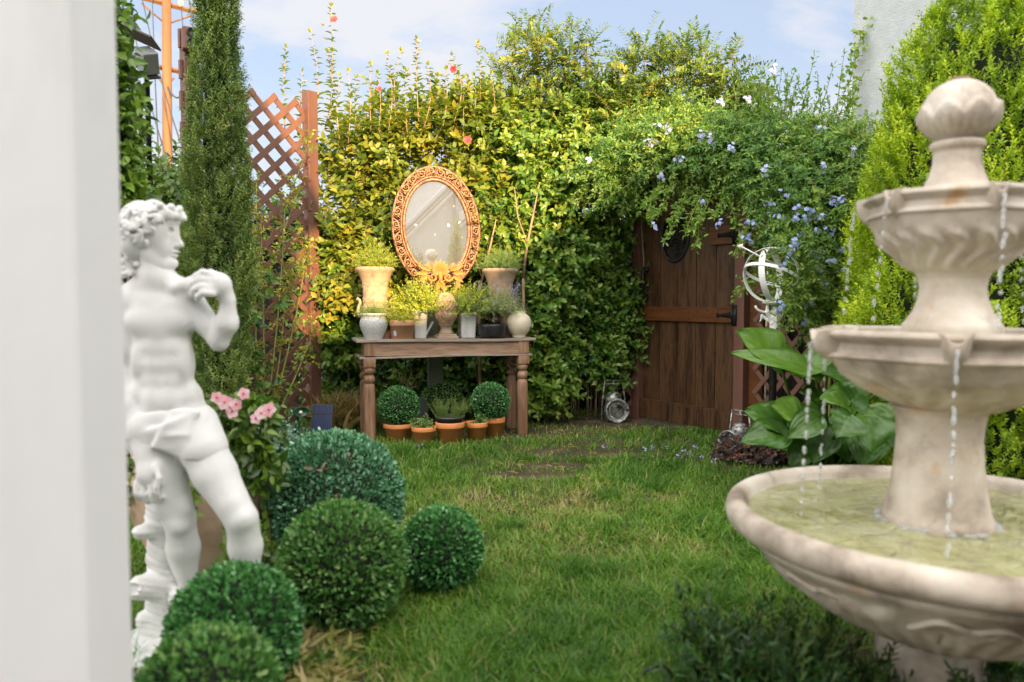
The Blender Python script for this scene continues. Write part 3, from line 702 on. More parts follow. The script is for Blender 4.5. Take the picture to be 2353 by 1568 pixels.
# ------------------------------------------------------------------ plants
def lumps_sample(lumps, n, fill=.4):
    Lm = np.array(lumps, float); w = (Lm[:, 3]*Lm[:, 4]*Lm[:, 5])**(2/3); w /= w.sum()
    k = rng.choice(len(Lm), n, p=w); d = rdir(n); r_ = rng.random(n)**fill
    P = Lm[k, :3]+Lm[k, 3:]*d*r_[:, None]; lv = rng.random(len(Lm))[k]
    return P, d, lv
def scatter_lumps(x0, x1, z0, z1, y0, y1, r, n):
    return [(random.uniform(x0, x1), random.uniform(y0, y1), random.uniform(z0, z1), r*random.uniform(.7, 1.3), r*random.uniform(.5, .8), r*random.uniform(.7, 1.3)) for _ in range(n)]
def shrub(name, label, cat, lumps, n, K, L, Wd, lm, length=.16, base=None, up=.5, fwd=.35, vr=.5, pair=False, T=T8, F=F8, tm=None, group=None, spread=.9, droop=.15, trunks=4, minz=.03, rs=.0018, curl=.0, vb=0., fill=.4, right=False, vj=.2):
    P, d, lv = lumps_sample(lumps, n, fill)
    P = P[P[:, 2] > minz] if False else P
    keep = P[:, 2] > minz; P, d, lv = P[keep], d[keep], lv[keep]
    Lm = np.array(lumps); bx = base if base is not None else (Lm[:, 0].mean(), Lm[:, 1].mean(), 0)
    bx = np.array(bx, float); t = thing(name, label, cat, tuple(bx), group=group)
    D = d*.7+np.array([0, -fwd, up])+rng.normal(size=P.shape)*.35
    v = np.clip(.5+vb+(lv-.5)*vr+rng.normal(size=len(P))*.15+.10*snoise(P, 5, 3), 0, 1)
    ml, ms = MB(), MB()
    twigs(ml, ms, P-bx, D, length*(.6+.8*rng.random(len(P))), K, L, Wd, spread, droop, v, T=T, F=F, pair=pair, rs=rs, curl=curl, vj=vj)
    # limbs from the base to the lumps
    for i in range(trunks):
        q = Lm[random.randrange(len(Lm))] if not right else Lm[np.argsort(-Lm[:, 0])[random.randrange(12)]]
        q = q[:3]-bx+np.array([0, .08, 0]); b0 = np.array([q[0]*.85+random.uniform(-.1, .1), q[1]*.9+.1+random.uniform(-.05, .05), 0])
        mid = (b0+q)/2+np.array([random.uniform(-.06, .06), random.uniform(-.05, .05), .05])
        ms.tube([b0, b0*.7+mid*.3, mid, mid*.4+q*.6, q], [.010, .009, .007, .005, .003], 6, a=.5)
    ml.build('foliage', lm, t); ms.build('branches', tm or M_twig, t)
    return t

hd = dict(K=8, L=.074, Wd=.044, lm=L_hedge, length=.17)
# glossy hedge along the back
def X(px, Y): return (px-1176.5)/1750*Y
def Z(py, Y): return 1.1+(692-py)/1750*Y
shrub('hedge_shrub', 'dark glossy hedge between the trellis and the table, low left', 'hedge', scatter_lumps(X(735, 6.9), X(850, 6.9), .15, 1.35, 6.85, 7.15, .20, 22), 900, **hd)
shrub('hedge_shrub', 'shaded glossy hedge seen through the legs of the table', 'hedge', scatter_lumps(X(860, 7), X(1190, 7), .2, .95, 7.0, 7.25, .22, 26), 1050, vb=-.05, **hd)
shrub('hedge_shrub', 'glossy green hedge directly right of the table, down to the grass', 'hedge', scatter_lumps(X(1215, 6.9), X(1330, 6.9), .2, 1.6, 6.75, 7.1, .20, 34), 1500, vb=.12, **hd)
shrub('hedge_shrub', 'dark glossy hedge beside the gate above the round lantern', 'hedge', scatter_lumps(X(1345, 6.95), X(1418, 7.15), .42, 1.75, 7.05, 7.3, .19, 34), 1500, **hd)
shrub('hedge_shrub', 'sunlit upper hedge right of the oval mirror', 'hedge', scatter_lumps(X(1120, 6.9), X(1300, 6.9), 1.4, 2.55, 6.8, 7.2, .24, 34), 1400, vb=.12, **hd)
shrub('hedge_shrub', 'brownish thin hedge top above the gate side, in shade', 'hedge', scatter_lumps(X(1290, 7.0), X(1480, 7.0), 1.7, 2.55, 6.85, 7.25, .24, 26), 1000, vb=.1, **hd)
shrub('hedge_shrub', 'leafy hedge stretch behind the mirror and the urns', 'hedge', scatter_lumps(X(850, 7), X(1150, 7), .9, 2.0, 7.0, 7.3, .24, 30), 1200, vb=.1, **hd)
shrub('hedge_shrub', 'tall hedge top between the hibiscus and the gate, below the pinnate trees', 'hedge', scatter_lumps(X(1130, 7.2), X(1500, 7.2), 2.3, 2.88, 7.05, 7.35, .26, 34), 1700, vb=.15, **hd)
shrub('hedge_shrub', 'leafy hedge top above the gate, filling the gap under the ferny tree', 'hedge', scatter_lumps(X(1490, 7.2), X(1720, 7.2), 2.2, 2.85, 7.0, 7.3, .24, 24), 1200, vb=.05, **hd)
# bare forked branches showing in the hedge
for i, (pts, lab) in enumerate([([(1202, 640), (1212, 560), (1226, 490), (1240, 420)], 'pale forked branch rising in the hedge right of the mirror'), ([(1100, 690), (1108, 640), (1128, 560), (1140, 505)], 'thin pale branch just right of the mirror frame')]):
    P = [at(a, b, 6.62) for a, b in pts]
    m_ = MB().tube(P, [.013, .011, .008, .004], 7); m_.tube([P[1], at(pts[1][0]-22, pts[1][1]-60, 6.6), at(pts[1][0]-30, pts[1][1]-130, 6.62)], [.008, .006, .003], 6)
    m_.tube([P[0], at(pts[0][0]+2, pts[0][1]+120, 6.7), at(pts[0][0]+5, pts[0][1]+330, 6.85)*Vector((1, 1, 0))], [.013, .015, .018], 7)
    tag(m_.build('bare_branch', M_twig), lab, 'branch')

# hibiscus: bright serrated leaves on upright stems
hib_l = scatter_lumps(X(748, 6.75), X(1135, 6.75), 1.25, 2.84, 6.85, 7.25, .22, 78)+scatter_lumps(X(745, 6.75), X(880, 6.75), 1.05, 1.6, 6.75, 7.0, .18, 14)
t = shrub('hibiscus_shrub', 'tall sunlit yellow green hibiscus behind the mirror with upright flowering shoots', 'hibiscus', hib_l, 2700, 8, .086, .058, L_hib, length=.19, up=.9, fwd=.25, vr=.6, trunks=14, droop=.1)
hb = np.array(t.location)
def shoot(parent_t, px, ytop, ybot, Y, n, L, Wd, lm, lean=0, fl=None):
    a = np.array(at(px, ybot, Y)); b = np.array(at(px+lean, ytop, Y)); base = np.array(parent_t.location)
    s_ = np.sort(rng.random(n))*.97+.01; bend = rng.normal(size=3)*np.array([.035, .03, 0]); P = a+(b-a)*s_[:, None]+bend*(np.sin(s_*PI))[:, None]; d = np.tile(nrm((b-a)[None]), (n, 1))
    phi = np.arange(n)*2.4; rad = np.stack([np.cos(phi), np.sin(phi)*.6, np.zeros(n)], 1)
    ml, ms = MB(), MB(); szz = (1.15-.6*s_)*(.5+.8*rng.random(n))
    leaves(ml, P-base, d*.35+rad+rng.normal(size=(n, 3))*.15, L*szz, Wd*szz, d-rad*.6, .45+.3*rng.random(n), curl=.15)
    nn = 5; leaves(ml, np.tile(b-base, (nn, 1)), rdir(nn)*.6+np.array([0, 0, .9]), L*.55, Wd*.5, None, .6+.2*rng.random(nn))
    tt_ = np.linspace(0, 1, 8)[:, None]; ms.tube(a+(b-a)*tt_+bend*np.sin(tt_*PI)-base, np.linspace(.005, .002, 8), 5, a=.5)
    return ml, ms
ml, ms = MB(), MB(); fl = []
for px, yt, yb in [(655, 110, 300), (712, 75, 330), (757, 15, 300), (745, 120, 300), (800, 165, 330), (852, 150, 300), (818, 180, 320), (893, 125, 300), (915, 118, 300), (962, 90, 280), (975, 150, 290), (1018, 160, 290), (1043, 128, 280), (1100, 100, 280), (1085, 175, 300), (690, 165, 330), (870, 170, 300), (780, 175, 320), (935, 165, 300), (1000, 175, 320), (1065, 180, 320), (1125, 170, 300)]:
    a_, b_ = shoot(t, px, yt, yb, 6.8+random.uniform(-.15, .15), int((yb-yt)/4.5), .078, .042, L_hib, random.uniform(-6, 8))
    ml.merge(a_); ms.merge(b_)
ml.build('shoot_leaves', L_hib, t); ms.build('shoot_stems', M_twig, t)
def blossom(parent_t, p, r, m, name='flower', k=6, cup=.5, d=(0, -1, .3)):
    base = np.array(parent_t.location) if parent_t is not None else np.zeros(3)
    d = nrm(np.array(d, float)+rng.normal(size=3)*.25); a = nrm(np.cross(d, [0.1, .2, 1.])); b = np.cross(d, a); th = np.arange(k)*2*PI/k+random.random()
    D = np.cos(th)[:, None]*a+np.sin(th)[:, None]*b+d*cup
    mb = MB(); P = np.tile(np.array(p)-base, (k, 1)); leaves(mb, P, D, r, r*.9, np.tile(d, (k, 1))-D*.2, rng.random(k)*.5+.3, T6, F6, .15)
    leaves(mb, P[:3], d+rng.normal(size=(3, 3))*.3, r*.7, r*.25, None, .9)
    return mb.build(name, m, parent_t)
for px, py, r_, m in [(768, 46, .036, P_red), (1042, 160, .034, P_red), (1075, 323, .042, P_red), (872, 205, .026, P_red)]: blossom(t, at(px, py, 6.55), r_, m)
for px, py in [(765, 40), (962, 98), (965, 118), (948, 150), (1098, 106), (1110, 112), (1035, 150), (830, 176), (850, 205), (905, 175), (745, 90), (700, 190), (742, 60), (1010, 172), (890, 185), (650, 150), (1085, 215), (915, 260), (985, 240), (1070, 250)]:
    blossom(t, at(px, py, 6.62), .026, P_pale, 'seed_bud', 5, 1.2, (0, -.2, 1))

# pinnate-leaved tree
sen = [(X(a, 7.1), 7.1+random.uniform(-.2, .2), Z(b, 7.1), .20, .18, .16) for a, b in [(1210, 90), (1225, 140), (1215, 200), (1265, 130), (1260, 190), (1310, 150), (1310, 210), (1360, 200), (1350, 250), (1170, 190), (1190, 250), (1250, 250), (1300, 270), (1400, 230), (1400, 280), (1150, 260)]]
shrub('pinnate_tree', 'yellow green tree with ferny pinnate leaves, highest at the centre top', 'tree', sen, 620, 17, .050, .024, L_sen, length=.26, up=.8, fwd=.1, base=(X(1290, 7.3), 7.35, 0), pair=True, spread=1.1, droop=.35, trunks=7, T=T6, F=F6, vb=.0)
sen = [(X(a, 7.0), 7.0+random.uniform(-.2, .2), Z(b, 7.0), .20, .18, .16) for a, b in [(1450, 180), (1480, 140), (1500, 190), (1540, 160), (1560, 210), (1590, 150), (1610, 190), (1640, 190), (1640, 240), (1500, 250), (1450, 250), (1570, 260), (1620, 280), (1420, 290), (1520, 300)]]
shrub('pinnate_tree', 'tree with small pinnate leaves above the gate against the clouds', 'tree', sen, 620, 17, .050, .024, L_sen, length=.25, up=.75, fwd=.1, base=(X(1540, 7.3), 7.3, 0), pair=True, spread=1.1, droop=.35, trunks=9, T=T6, F=F6)

# plumbago, over the gate and down the right
def plumbago():
    lum = []
    for a, b, Y, r_ in [(1380, 400, 6.4, .22), (1440, 360, 6.3, .26), (1500, 350, 6.2, .28), (1560, 340, 6.2, .3), (1620, 340, 6.1, .3), (1680, 345, 6.0, .28), (1740, 345, 5.9, .28), (1800, 355, 5.8, .28), (1860, 350, 5.7, .28), (1920, 355, 5.6, .28), (1960, 360, 5.5, .2), (1480, 300, 6.5, .22), (1560, 280, 6.5, .22), (1640, 300, 6.4, .2), (1720, 315, 6.3, .2), (1800, 320, 6.2, .2), (1880, 325, 6.1, .2), (1940, 330, 6.0, .2),
                        (1540, 370, 6.1, .2), (1600, 365, 6.0, .2), (1660, 365, 5.9, .2), (1730, 390, 5.8, .22), (1780, 400, 5.7, .3), (1840, 400, 5.6, .3), (1900, 400, 5.5, .3), (1940, 440, 5.4, .2), (1790, 460, 5.6, .24), (1850, 470, 5.4, .28), (1910, 480, 5.3, .26), (1800, 530, 5.5, .2), (1860, 540, 5.35, .26), (1915, 550, 5.25, .24), (1830, 600, 5.4, .2), (1885, 610, 5.3, .24), (1930, 620, 5.2, .2), (1860, 670, 5.3, .2), (1915, 680, 5.2, .2), (1880, 730, 5.3, .17), (1930, 740, 5.15, .17), (1815, 690, 5.45, .1), (1765, 650, 5.6, .1), (1830, 590, 4.95, .09), (1845, 650, 4.95, .09), (1820, 545, 4.95, .06), (1850, 705, 4.95, .07), (1740, 560, 5.7, .08), (1420, 430, 6.4, .14), (1950, 520, 5.2, .16)]:
        lum.append((X(a, Y), Y, Z(b, Y), r_, r_*.8, r_*.8))
    t = shrub('plumbago_shrub', 'big rambling plumbago with pale blue flowers over the gate and fence', 'plumbago', lum, 5600, 10, .044, .019, L_plum, length=.17, up=.25, fwd=.45, base=(2.45, 5.75, 0), spread=.85, droop=.35, trunks=16, tm=M_gtwig, vr=.5, fill=.5, right=True)
    base = np.array(t.location)
    # arching sprays hanging over the gate, and wisps against the sky
    ml, ms = MB(), MB()
    arch = [((1560, 420), (1500, 450), (1470, 480), 6.0), ((1580, 430), (1560, 500), (1525, 555), 5.95), ((1600, 430), (1610, 500), (1602, 570), 5.9), ((1640, 420), (1630, 480), (1590, 530), 5.9), ((1480, 400), (1420, 440), (1345, 490), 6.2), ((1520, 420), (1480, 470), (1500, 520), 6.05), ((1680, 430), (1660, 470), (1640, 500), 5.85), ((1700, 420), (1705, 470), (1735, 520), 5.8), ((1540, 430), (1530, 480), (1495, 500), 6.0), ((1620, 440), (1590, 480), (1575, 540), 5.9), ((1750, 470), (1710, 530), (1690, 590), 5.7), ((1660, 430), (1690, 480), (1690, 530), 5.85), ((1600, 430), (1560, 470), (1545, 500), 6.0), ((1480, 380), (1430, 400), (1370, 370), 6.3), ((1750, 620), (1720, 650), (1690, 680), 5.6),
            ((1700, 260), (1730, 210), (1740, 150), 6.3), ((1760, 260), (1790, 200), (1775, 150), 6.2), ((1800, 260), (1830, 210), (1860, 190), 6.2), ((1840, 260), (1860, 190), (1872, 120), 6.1), ((1880, 270), (1900, 210), (1915, 150), 6.1), ((1920, 270), (1930, 190), (1940, 120), 6.0), ((1680, 260), (1690, 220), (1720, 190), 6.3), ((1900, 280), (1935, 230), (1950, 190), 6.0), ((1820, 260), (1800, 220), (1810, 180), 6.2), ((1860, 270), (1890, 230), (1880, 200), 6.1), ((1740, 270), (1760, 230), (1800, 230), 6.2), ((1940, 260), (1965, 210), (1990, 160), 5.9), ((1660, 300), (1650, 250), (1670, 215), 6.3), ((1780, 250), (1835, 240), (1900, 235), 6.15), ((1850, 250), (1845, 215), (1830, 190), 6.1)]
    for q in range(26):
        x0 = random.uniform(1690, 1955); l_ = random.uniform(60, 150); x1 = x0+random.uniform(-30, 35); arch.append(((x0, 300), (x0+random.uniform(-12, 12), 300-l_*.6), (x1, 300-l_), 6.1-(x0-1700)/250*.2))
    for a, b, c, Y in arch:
        A, B, Cc = [np.array(at(q[0], q[1], Y-.1*k)) for k, q in enumerate((a, b, c))]; n = 34
        s_ = np.linspace(0, 1, n)[:, None]; P = A*(1-s_)**2+2*B*s_*(1-s_)+Cc*s_**2; d = nrm(np.gradient(P, axis=0))
        ms.tube(P-base, np.linspace(.004, .0015, n), 5, a=.5)
        up_ = (c[1] < 260)
        if up_: m = rng.random(n) < .62
        else: m = np.ones(n, bool)
        Pm, dm = P[m], d[m]
        if not up_: Pm = np.concatenate([Pm, Pm, Pm]); dm = np.concatenate([dm, dm, dm])
        k = len(Pm); sz = .55+.6*rng.random(k)
        leaves(ml, Pm-base+rng.normal(size=(k, 3))*(.006 if up_ else .016), dm*.5+rdir(k)*.9, .046*sz, .020*sz, rdir(k)+np.array([0, -.4, .7]), .45+.4*rng.random(k), curl=.1)
    n = 90; P = np.array([np.array(at(random.uniform(1785, 1868), random.uniform(535, 740), 4.9)) for _ in range(n)]); twigs(ml, ms, P-base, rdir(n)+np.array([-.5, -.3, .1]), .11, 8, .036, .016, v=.4+.4*rng.random(n), rs=.0015)
    ml.build('spray_leaves', L_plum, t); ms.build('spray_stems', M_gtwig, t)
    fl = [(1860, 487), (1883, 502), (1848, 508), (1812, 575), (1803, 603), (1765, 472), (1733, 515), (1713, 517), (1655, 518), (1612, 467), (1505, 520), (1352, 487), (1488, 333), (1535, 297), (1512, 295), (1612, 312), (1680, 345), (1720, 232), (1776, 165), (1887, 388), (1957, 350), (1872, 535), (1840, 542), (1828, 502), (1712, 545), (1720, 557), (1862, 700), (1853, 740), (1790, 707), (1910, 460), (1935, 465), (1907, 530), (1872, 588), (1850, 570), (1882, 622), (1912, 605), (1962, 600), (1943, 630), (1832, 480), (1800, 447), (1882, 300), (1355, 372), (1500, 330), (1562, 372), (1632, 322), (1790, 500), (1825, 560), (1520, 405), (1650, 240), (1895, 655), (1935, 570), (1760, 395)]
    for px, py in fl:
        Y = 6.25-(px-1350)/600*1.15 if not (1740 < px < 1835 and py > 530) else 4.95; p = np.array(at(px, py, Y-.18))
        k = random.choice((5, 6, 8)); mb = MB()
        for i in range(k):
            d = nrm(rng.normal(size=3)*.8+np.array([-.2, -1, .15])); c = p-base+d*.030+rng.normal(size=3)*.010
            a = nrm(np.cross(d, [.1, .2, 1.])); b = np.cross(d, a); th = np.arange(5)*1.2566+random.random()
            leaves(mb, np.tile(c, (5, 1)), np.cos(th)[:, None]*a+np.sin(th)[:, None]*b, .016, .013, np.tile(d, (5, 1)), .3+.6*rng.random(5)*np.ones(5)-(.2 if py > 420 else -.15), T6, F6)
            sticks(mb, (c-d*.03)[None], c[None], .001, .001, np.array([.9]))
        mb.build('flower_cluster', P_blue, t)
plumbago()
# vine climbing the white house corner
ml, ms = MB(), MB(); A = [np.array(at(a, b, 8.4)) for a, b in [(1960, 250), (1948, 205), (1962, 150), (1975, 100), (1985, 60)]]; q0 = A[0]*np.array([1, 1, 0])
P = np.concatenate([np.linspace(A[i], A[i+1], 12, endpoint=False) for i in range(4)]); P2 = np.repeat(P, 3, 0)+rng.normal(size=(len(P)*3, 3))*.045
leaves(ml, P2-q0, rdir(len(P2))+np.array([0, 0, -.2]), .06, .04, None, .6+.4*rng.random(len(P2)))
ms.tube([q0-q0]+[a-q0 for a in A], [.01, .008, .006, .005, .004, .003], 5)
t = thing('climbing_vine', 'thin leafy vine climbing the corner of the white house', 'vine', q0); ml.build('foliage', L_plum, t); ms.build('stem', M_gtwig, t)

# dark background shrubs behind trellis and left
hb_ = dict(K=9, L=.075, Wd=.042, lm=L_dark, length=.18)
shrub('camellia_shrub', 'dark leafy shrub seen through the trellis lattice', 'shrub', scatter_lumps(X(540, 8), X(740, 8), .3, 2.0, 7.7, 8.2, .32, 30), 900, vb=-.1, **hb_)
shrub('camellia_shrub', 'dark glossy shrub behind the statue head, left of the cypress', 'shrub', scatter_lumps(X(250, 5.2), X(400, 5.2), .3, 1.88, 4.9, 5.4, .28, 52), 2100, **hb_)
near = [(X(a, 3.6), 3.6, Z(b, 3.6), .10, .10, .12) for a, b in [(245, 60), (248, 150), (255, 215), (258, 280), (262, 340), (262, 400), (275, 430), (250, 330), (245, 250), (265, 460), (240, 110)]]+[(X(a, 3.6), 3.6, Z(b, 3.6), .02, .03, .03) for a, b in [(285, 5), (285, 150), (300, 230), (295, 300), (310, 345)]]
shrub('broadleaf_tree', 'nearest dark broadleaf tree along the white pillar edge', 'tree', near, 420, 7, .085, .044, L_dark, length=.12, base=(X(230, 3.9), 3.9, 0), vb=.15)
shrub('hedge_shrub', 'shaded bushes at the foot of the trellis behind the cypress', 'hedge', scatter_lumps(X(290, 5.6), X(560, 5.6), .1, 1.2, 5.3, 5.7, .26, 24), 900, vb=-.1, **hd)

# climbing rose on the trellis
ml, ms = MB(), MB(); base = np.array(gnd(600, 1020)); base[2] = 0
t = thing('climbing_rose', 'thorny yellowish rose canes with pale leaves tied up the trellis', 'climbing rose', base)
for a, b, c in [((598, 1020), (640, 900), (655, 700)), ((598, 1020), (612, 850), (600, 520)), ((600, 1015), (575, 800), (600, 560)), ((600, 1015), (660, 850), (700, 620)), ((598, 1020), (640, 800), (655, 480)), ((605, 1010), (680, 880), (720, 760)), ((605, 900), (560, 800), (565, 660)), ((640, 700), (690, 640), (715, 560)), ((615, 640), (640, 560), (690, 430)), ((640, 500), (690, 400), (720, 300)), ((600, 600), (585, 500), (590, 420))]:
    A, B, Cc = [np.array(at(q[0], q[1], Y)) for q, Y in ((a, 5.35 if a[1] > 900 else 6.1), (b, 5.9), (c, 6.2))]
    if a[1] > 1000: A = base.copy()
    n = 30; s_ = np.linspace(0, 1, n)[:, None]; P = A*(1-s_)**2+2*B*s_*(1-s_)+Cc*s_**2; d = nrm(np.gradient(P, axis=0))
    ms.tube(P-base, np.linspace(.011 if a[1] > 1000 else .005, .003, n), 6, a=.5)
    k = 18; ii = rng.integers(4, n, k)
    twigs(ml, ms, P[ii]-base, d[ii]*.5+rdir(k)*.8+np.array([0, -.4, .1]), .12, 5, .042, .028, spread=.8, v=.3+.6*rng.random(k), rs=.0015)
k = 48; P = np.stack([rng.uniform(X(570, 6), X(730, 6.2), k), rng.uniform(5.9, 6.3, k), rng.uniform(.6, 1.75, k)], 1)
twigs(ml, ms, P-base, rdir(k)+np.array([0, -.4, .1]), .13, 6, .042, .028, v=rng.random(k), rs=.0015)
ml.build('foliage', L_rose, t); ms.build('canes', M_gtwig, t)

# columnar cypress
def conifer(name, label, cat, base, prof, n, K, L, Wd, lm, length, up=1.2, tm=M_bark, fwd=0, rough=.1, T=T4, F=F4, seed=1, spread=.6, vr=.5, trunk=True, core=None, clump=6, pr=.5):
    """prof: (z, r) outline"""
    pz = np.array([p[0] for p in prof]); prr = np.array([p[1] for p in prof])
    z = rng.uniform(pz[0], pz[-1], n*3); r0 = np.interp(z, pz, prr); z = z[rng.random(n*3) < r0/prr.max()*.9+.1][:n]
    n = len(z); r0 = np.interp(z, pz, prr); th = rng.random(n)*2*PI
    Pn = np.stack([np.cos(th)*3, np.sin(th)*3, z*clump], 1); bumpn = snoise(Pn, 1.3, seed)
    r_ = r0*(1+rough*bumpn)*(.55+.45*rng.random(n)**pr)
    P = np.stack([r_*np.cos(th), r_*np.sin(th), z], 1); o = np.stack([np.cos(th), np.sin(th), np.zeros(n)], 1)
    D = o*.55+np.array([0, 0, up])+rng.normal(size=(n, 3))*.22
    t = thing(name, label, cat, tuple(base)); ml, ms = MB(), MB()
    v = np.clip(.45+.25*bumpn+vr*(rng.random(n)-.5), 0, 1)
    twigs(ml, None, P, D, length*(.6+.8*rng.random(n)), K, L, Wd, spread, 0, v, T=T, F=F, face=(0, 0, 0), vj=.1)
    ml.build('foliage', lm, t)
    ms.tube([(0, 0, 0), (0, 0, pz[-1]*.5), (0, 0, pz[-1]*.93)], [.04, .03, .008], 8); ms.build('trunk', tm, t)
    cz = np.linspace(pz[0], pz[-1]*.88, 14)
    if core: MB().lathe([(max(.004, np.interp(q, pz, prr)*core), q) for q in cz], 14).build('shade_core', M_dark, t)
    return t
cb = Vector((X(494, 4.25), 4.25, 0))
cyp = conifer('cypress_tree', 'tall narrow dark green cypress rising out of the frame', 'cypress', cb, [(.50, .10), (.62, .13), (.84, .16), (1.3, .175), (1.8, .16), (2.1, .135), (2.45, .105), (2.8, .085), (3.15, .05), (3.4, .015)], 8200, 11, .024, .0075, L_cyp, .065, up=1.1, spread=.8, core=.5, seed=4, rough=.20, pr=.45)
cyp.rotation_euler = (0, R(.9), 0)
pt = MB().lathe([(.12, 0), (.15, .02), (.19, .32), (.205, .33), (.205, .38), (.18, .38), (.17, .33), (.0, .33)], 32); tp = thing('plant_pot', 'dark pot holding the tall cypress behind the statue', 'pot', cb); pt.build('pot', M_greypl, tp)
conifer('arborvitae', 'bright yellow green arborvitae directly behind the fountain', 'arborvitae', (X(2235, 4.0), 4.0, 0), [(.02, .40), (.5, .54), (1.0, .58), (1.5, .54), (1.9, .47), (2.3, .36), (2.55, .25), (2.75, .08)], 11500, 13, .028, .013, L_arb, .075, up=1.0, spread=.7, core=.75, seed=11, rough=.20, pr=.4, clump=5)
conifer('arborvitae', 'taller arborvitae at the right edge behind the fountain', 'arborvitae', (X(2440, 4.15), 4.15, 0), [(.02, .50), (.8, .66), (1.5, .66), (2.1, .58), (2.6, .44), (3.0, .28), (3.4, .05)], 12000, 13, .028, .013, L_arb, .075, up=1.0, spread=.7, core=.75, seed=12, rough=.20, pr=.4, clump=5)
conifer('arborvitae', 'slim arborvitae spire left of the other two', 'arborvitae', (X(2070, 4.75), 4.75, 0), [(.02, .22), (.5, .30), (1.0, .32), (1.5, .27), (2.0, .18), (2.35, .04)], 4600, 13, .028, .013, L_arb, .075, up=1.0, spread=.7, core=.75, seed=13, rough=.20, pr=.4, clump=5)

# clipped boxwood balls
def leafball(mb, c, r, n, L, Wd, flat=1., lo=-1.):
    d = rdir(n); d = d[d[:, 2] > lo]; n = len(d)
    P = d*r*(.93+.075*rng.random(n)[:, None]**2+.028*snoise(d, 5, 3)[:, None]+.012*snoise(d, 17, 4)[:, None]); o_ = rng.random(n) < .012; P[o_] *= 1.045; P[:, 2] *= flat
    D = d*.75+rdir(n)*.65+np.array([0, 0, .25]); s = .7+.6*rng.random(n)
    leaves(mb, P+np.array(c), D, L*s, Wd*s, d+rdir(n)*.5, np.clip(.40+.16*snoise(d, 3, 6)+.18*snoise(d, 9, 8)+.24*rng.normal(size=n), 0, 1), T6, F6, -.1)
def boxball(label, c, r, n, lm, L=.017, Wd=.0105):
    t = thing('boxwood_ball', label, 'topiary ball', (c[0], c[1], 0), group='clipped boxwood balls on the lawn')
    ml = MB(); leafball(ml, (0, 0, r*.98), r, n, L, Wd); ml.build('foliage', lm, t)
    MB().ball((0, 0, r*.98), r*.90, 24, 16).build('shade_core', M_dark, t)
    return t
def ballpos(px, py, pr): Y = 1925./(py-693+pr); return Vector((X(px, Y), Y, 0)), pr/1750*Y*1.0
for px, py, pr, lab, n, lm in [(762, 1150, 163, 'largest blue green clipped ball, at the back of the group by the statue', 15000, L_boxb), (779, 1303, 148, 'olive green clipped ball in the middle of the group, in front of the largest', 9000, L_boxo), (1012, 1266, 96, 'smallest dark green clipped ball, rightmost of the group on the lawn', 5200, L_box), (526, 1458, 151, 'dark green clipped ball hiding the statue feet', 6500, L_box), (463, 1620, 163, 'nearest clipped ball, cut off by the bottom edge', 5600, L_boxo)]:
    c, r_ = ballpos(px, py, pr); boxball(lab, c, r_*.985, n, lm)
c, r_ = ballpos(762, 1150, 163)
for px, py, lb in [(713, 1070, 'curled tan dead leaf, leftmost on the largest clipped ball'), (742, 1073, 'small dead leaf beside another in the middle of the largest clipped ball'), (800, 1048, 'dead leaf highest up and rightmost on the largest clipped ball'), (775, 1143, 'dead leaf lowest on the largest clipped ball, above the olive ball')]:
    mb = MB(); p = at(px, py, 2.86 if py > 1060 else 2.92); d_ = (p-(c+Vector((0, 0, r_)))).normalized(); p = c+Vector((0, 0, r_))+d_*r_*1.0
    leaves(mb, np.tile(np.array(p), (3, 1)), rdir(3)+np.array(d_), .028, .014, None, .6+.3*rng.random(3), T8, F8, .4)
    tag(mb.build('dead_leaf', M_urn), lb, 'leaf', 'dead leaves on the largest ball')

conifer('conifer', 'slender conifer against the pale house, seen at the lower right of the mirror', 'conifer', (4.35, -4.3, 0), [(.05, .25), (.8, .26), (1.5, .2), (2.1, .1), (2.5, .02)], 1300, 9, .04, .014, L_arb, .12, core=.6)
shrub('garden_shrub', 'dark leafy shrub in front of the garage, seen at the lower left of the mirror', 'shrub', [(3.35, -4.2, 1.0, .25, .2, .4), (3.6, -4.2, .8, .3, .2, .4), (3.3, -4.2, 1.5, .12, .1, .2)], 220, 8, .08, .045, L_dark, length=.2, trunks=5)
# ------------------------------------------------------------------ table
tw = 1.247; tdp = .34
t = thing('console_table', 'weathered brown wooden console table with turned legs against the hedge', 'table', t_table, rz_t)
def warped_plank(x0, x1, y0, y1, z, th, m, name, seed):
    mb = MB(); n = 26; xs = np.linspace(x0, x1, n); r = np.random.default_rng(seed); ph = r.random(4)*6
    V = []
    for x in xs:
        e = .004*math.sin(x*9+ph[0])+.003*math.sin(x*23+ph[1]); dz = .004*math.sin(x*4+ph[2])
        for yy in (y0+e, y1): V += [(x, yy, z+dz), (x, yy, z+dz+th)]
    F = []
    for i in range(n-1):
        a = i*4; b = a+4; F += [(a, b, b+1, a+1), (a+1, b+1, b+3, a+3), (a+3, b+3, b+2, a+2), (a+2, b+2, b, a)]
    F += [(0, 1, 3, 2), ((n-1)*4, (n-1)*4+2, (n-1)*4+3, (n-1)*4+1)]
    mb.add(V, F); return mb.build(name, m, t, smooth=False, bevel=.003)
warped_plank(-.10, tw+.10, -.06, tdp+.06, .778, .022, M_tabletop, 'tabletop', 1)
warped_plank(-.075, tw+.075, -.045, tdp+.045, .655, .017, M_tabletop, 'ledge', 2)
MB().box((tw/2, -.022, .7255), (tw+.04, .03, .104)).build('apron', M_table, t, smooth=False, bevel=.003)
MB().box((tw/2, tdp+.005, .7255), (tw+.04, .03, .104)).build('apron', M_table, t, smooth=False)
for x_ in (-.012, tw+.012): MB().box((x_, tdp/2-.01, .7255), (.03, tdp-.01, .104)).build('apron', M_table, t, smooth=False)
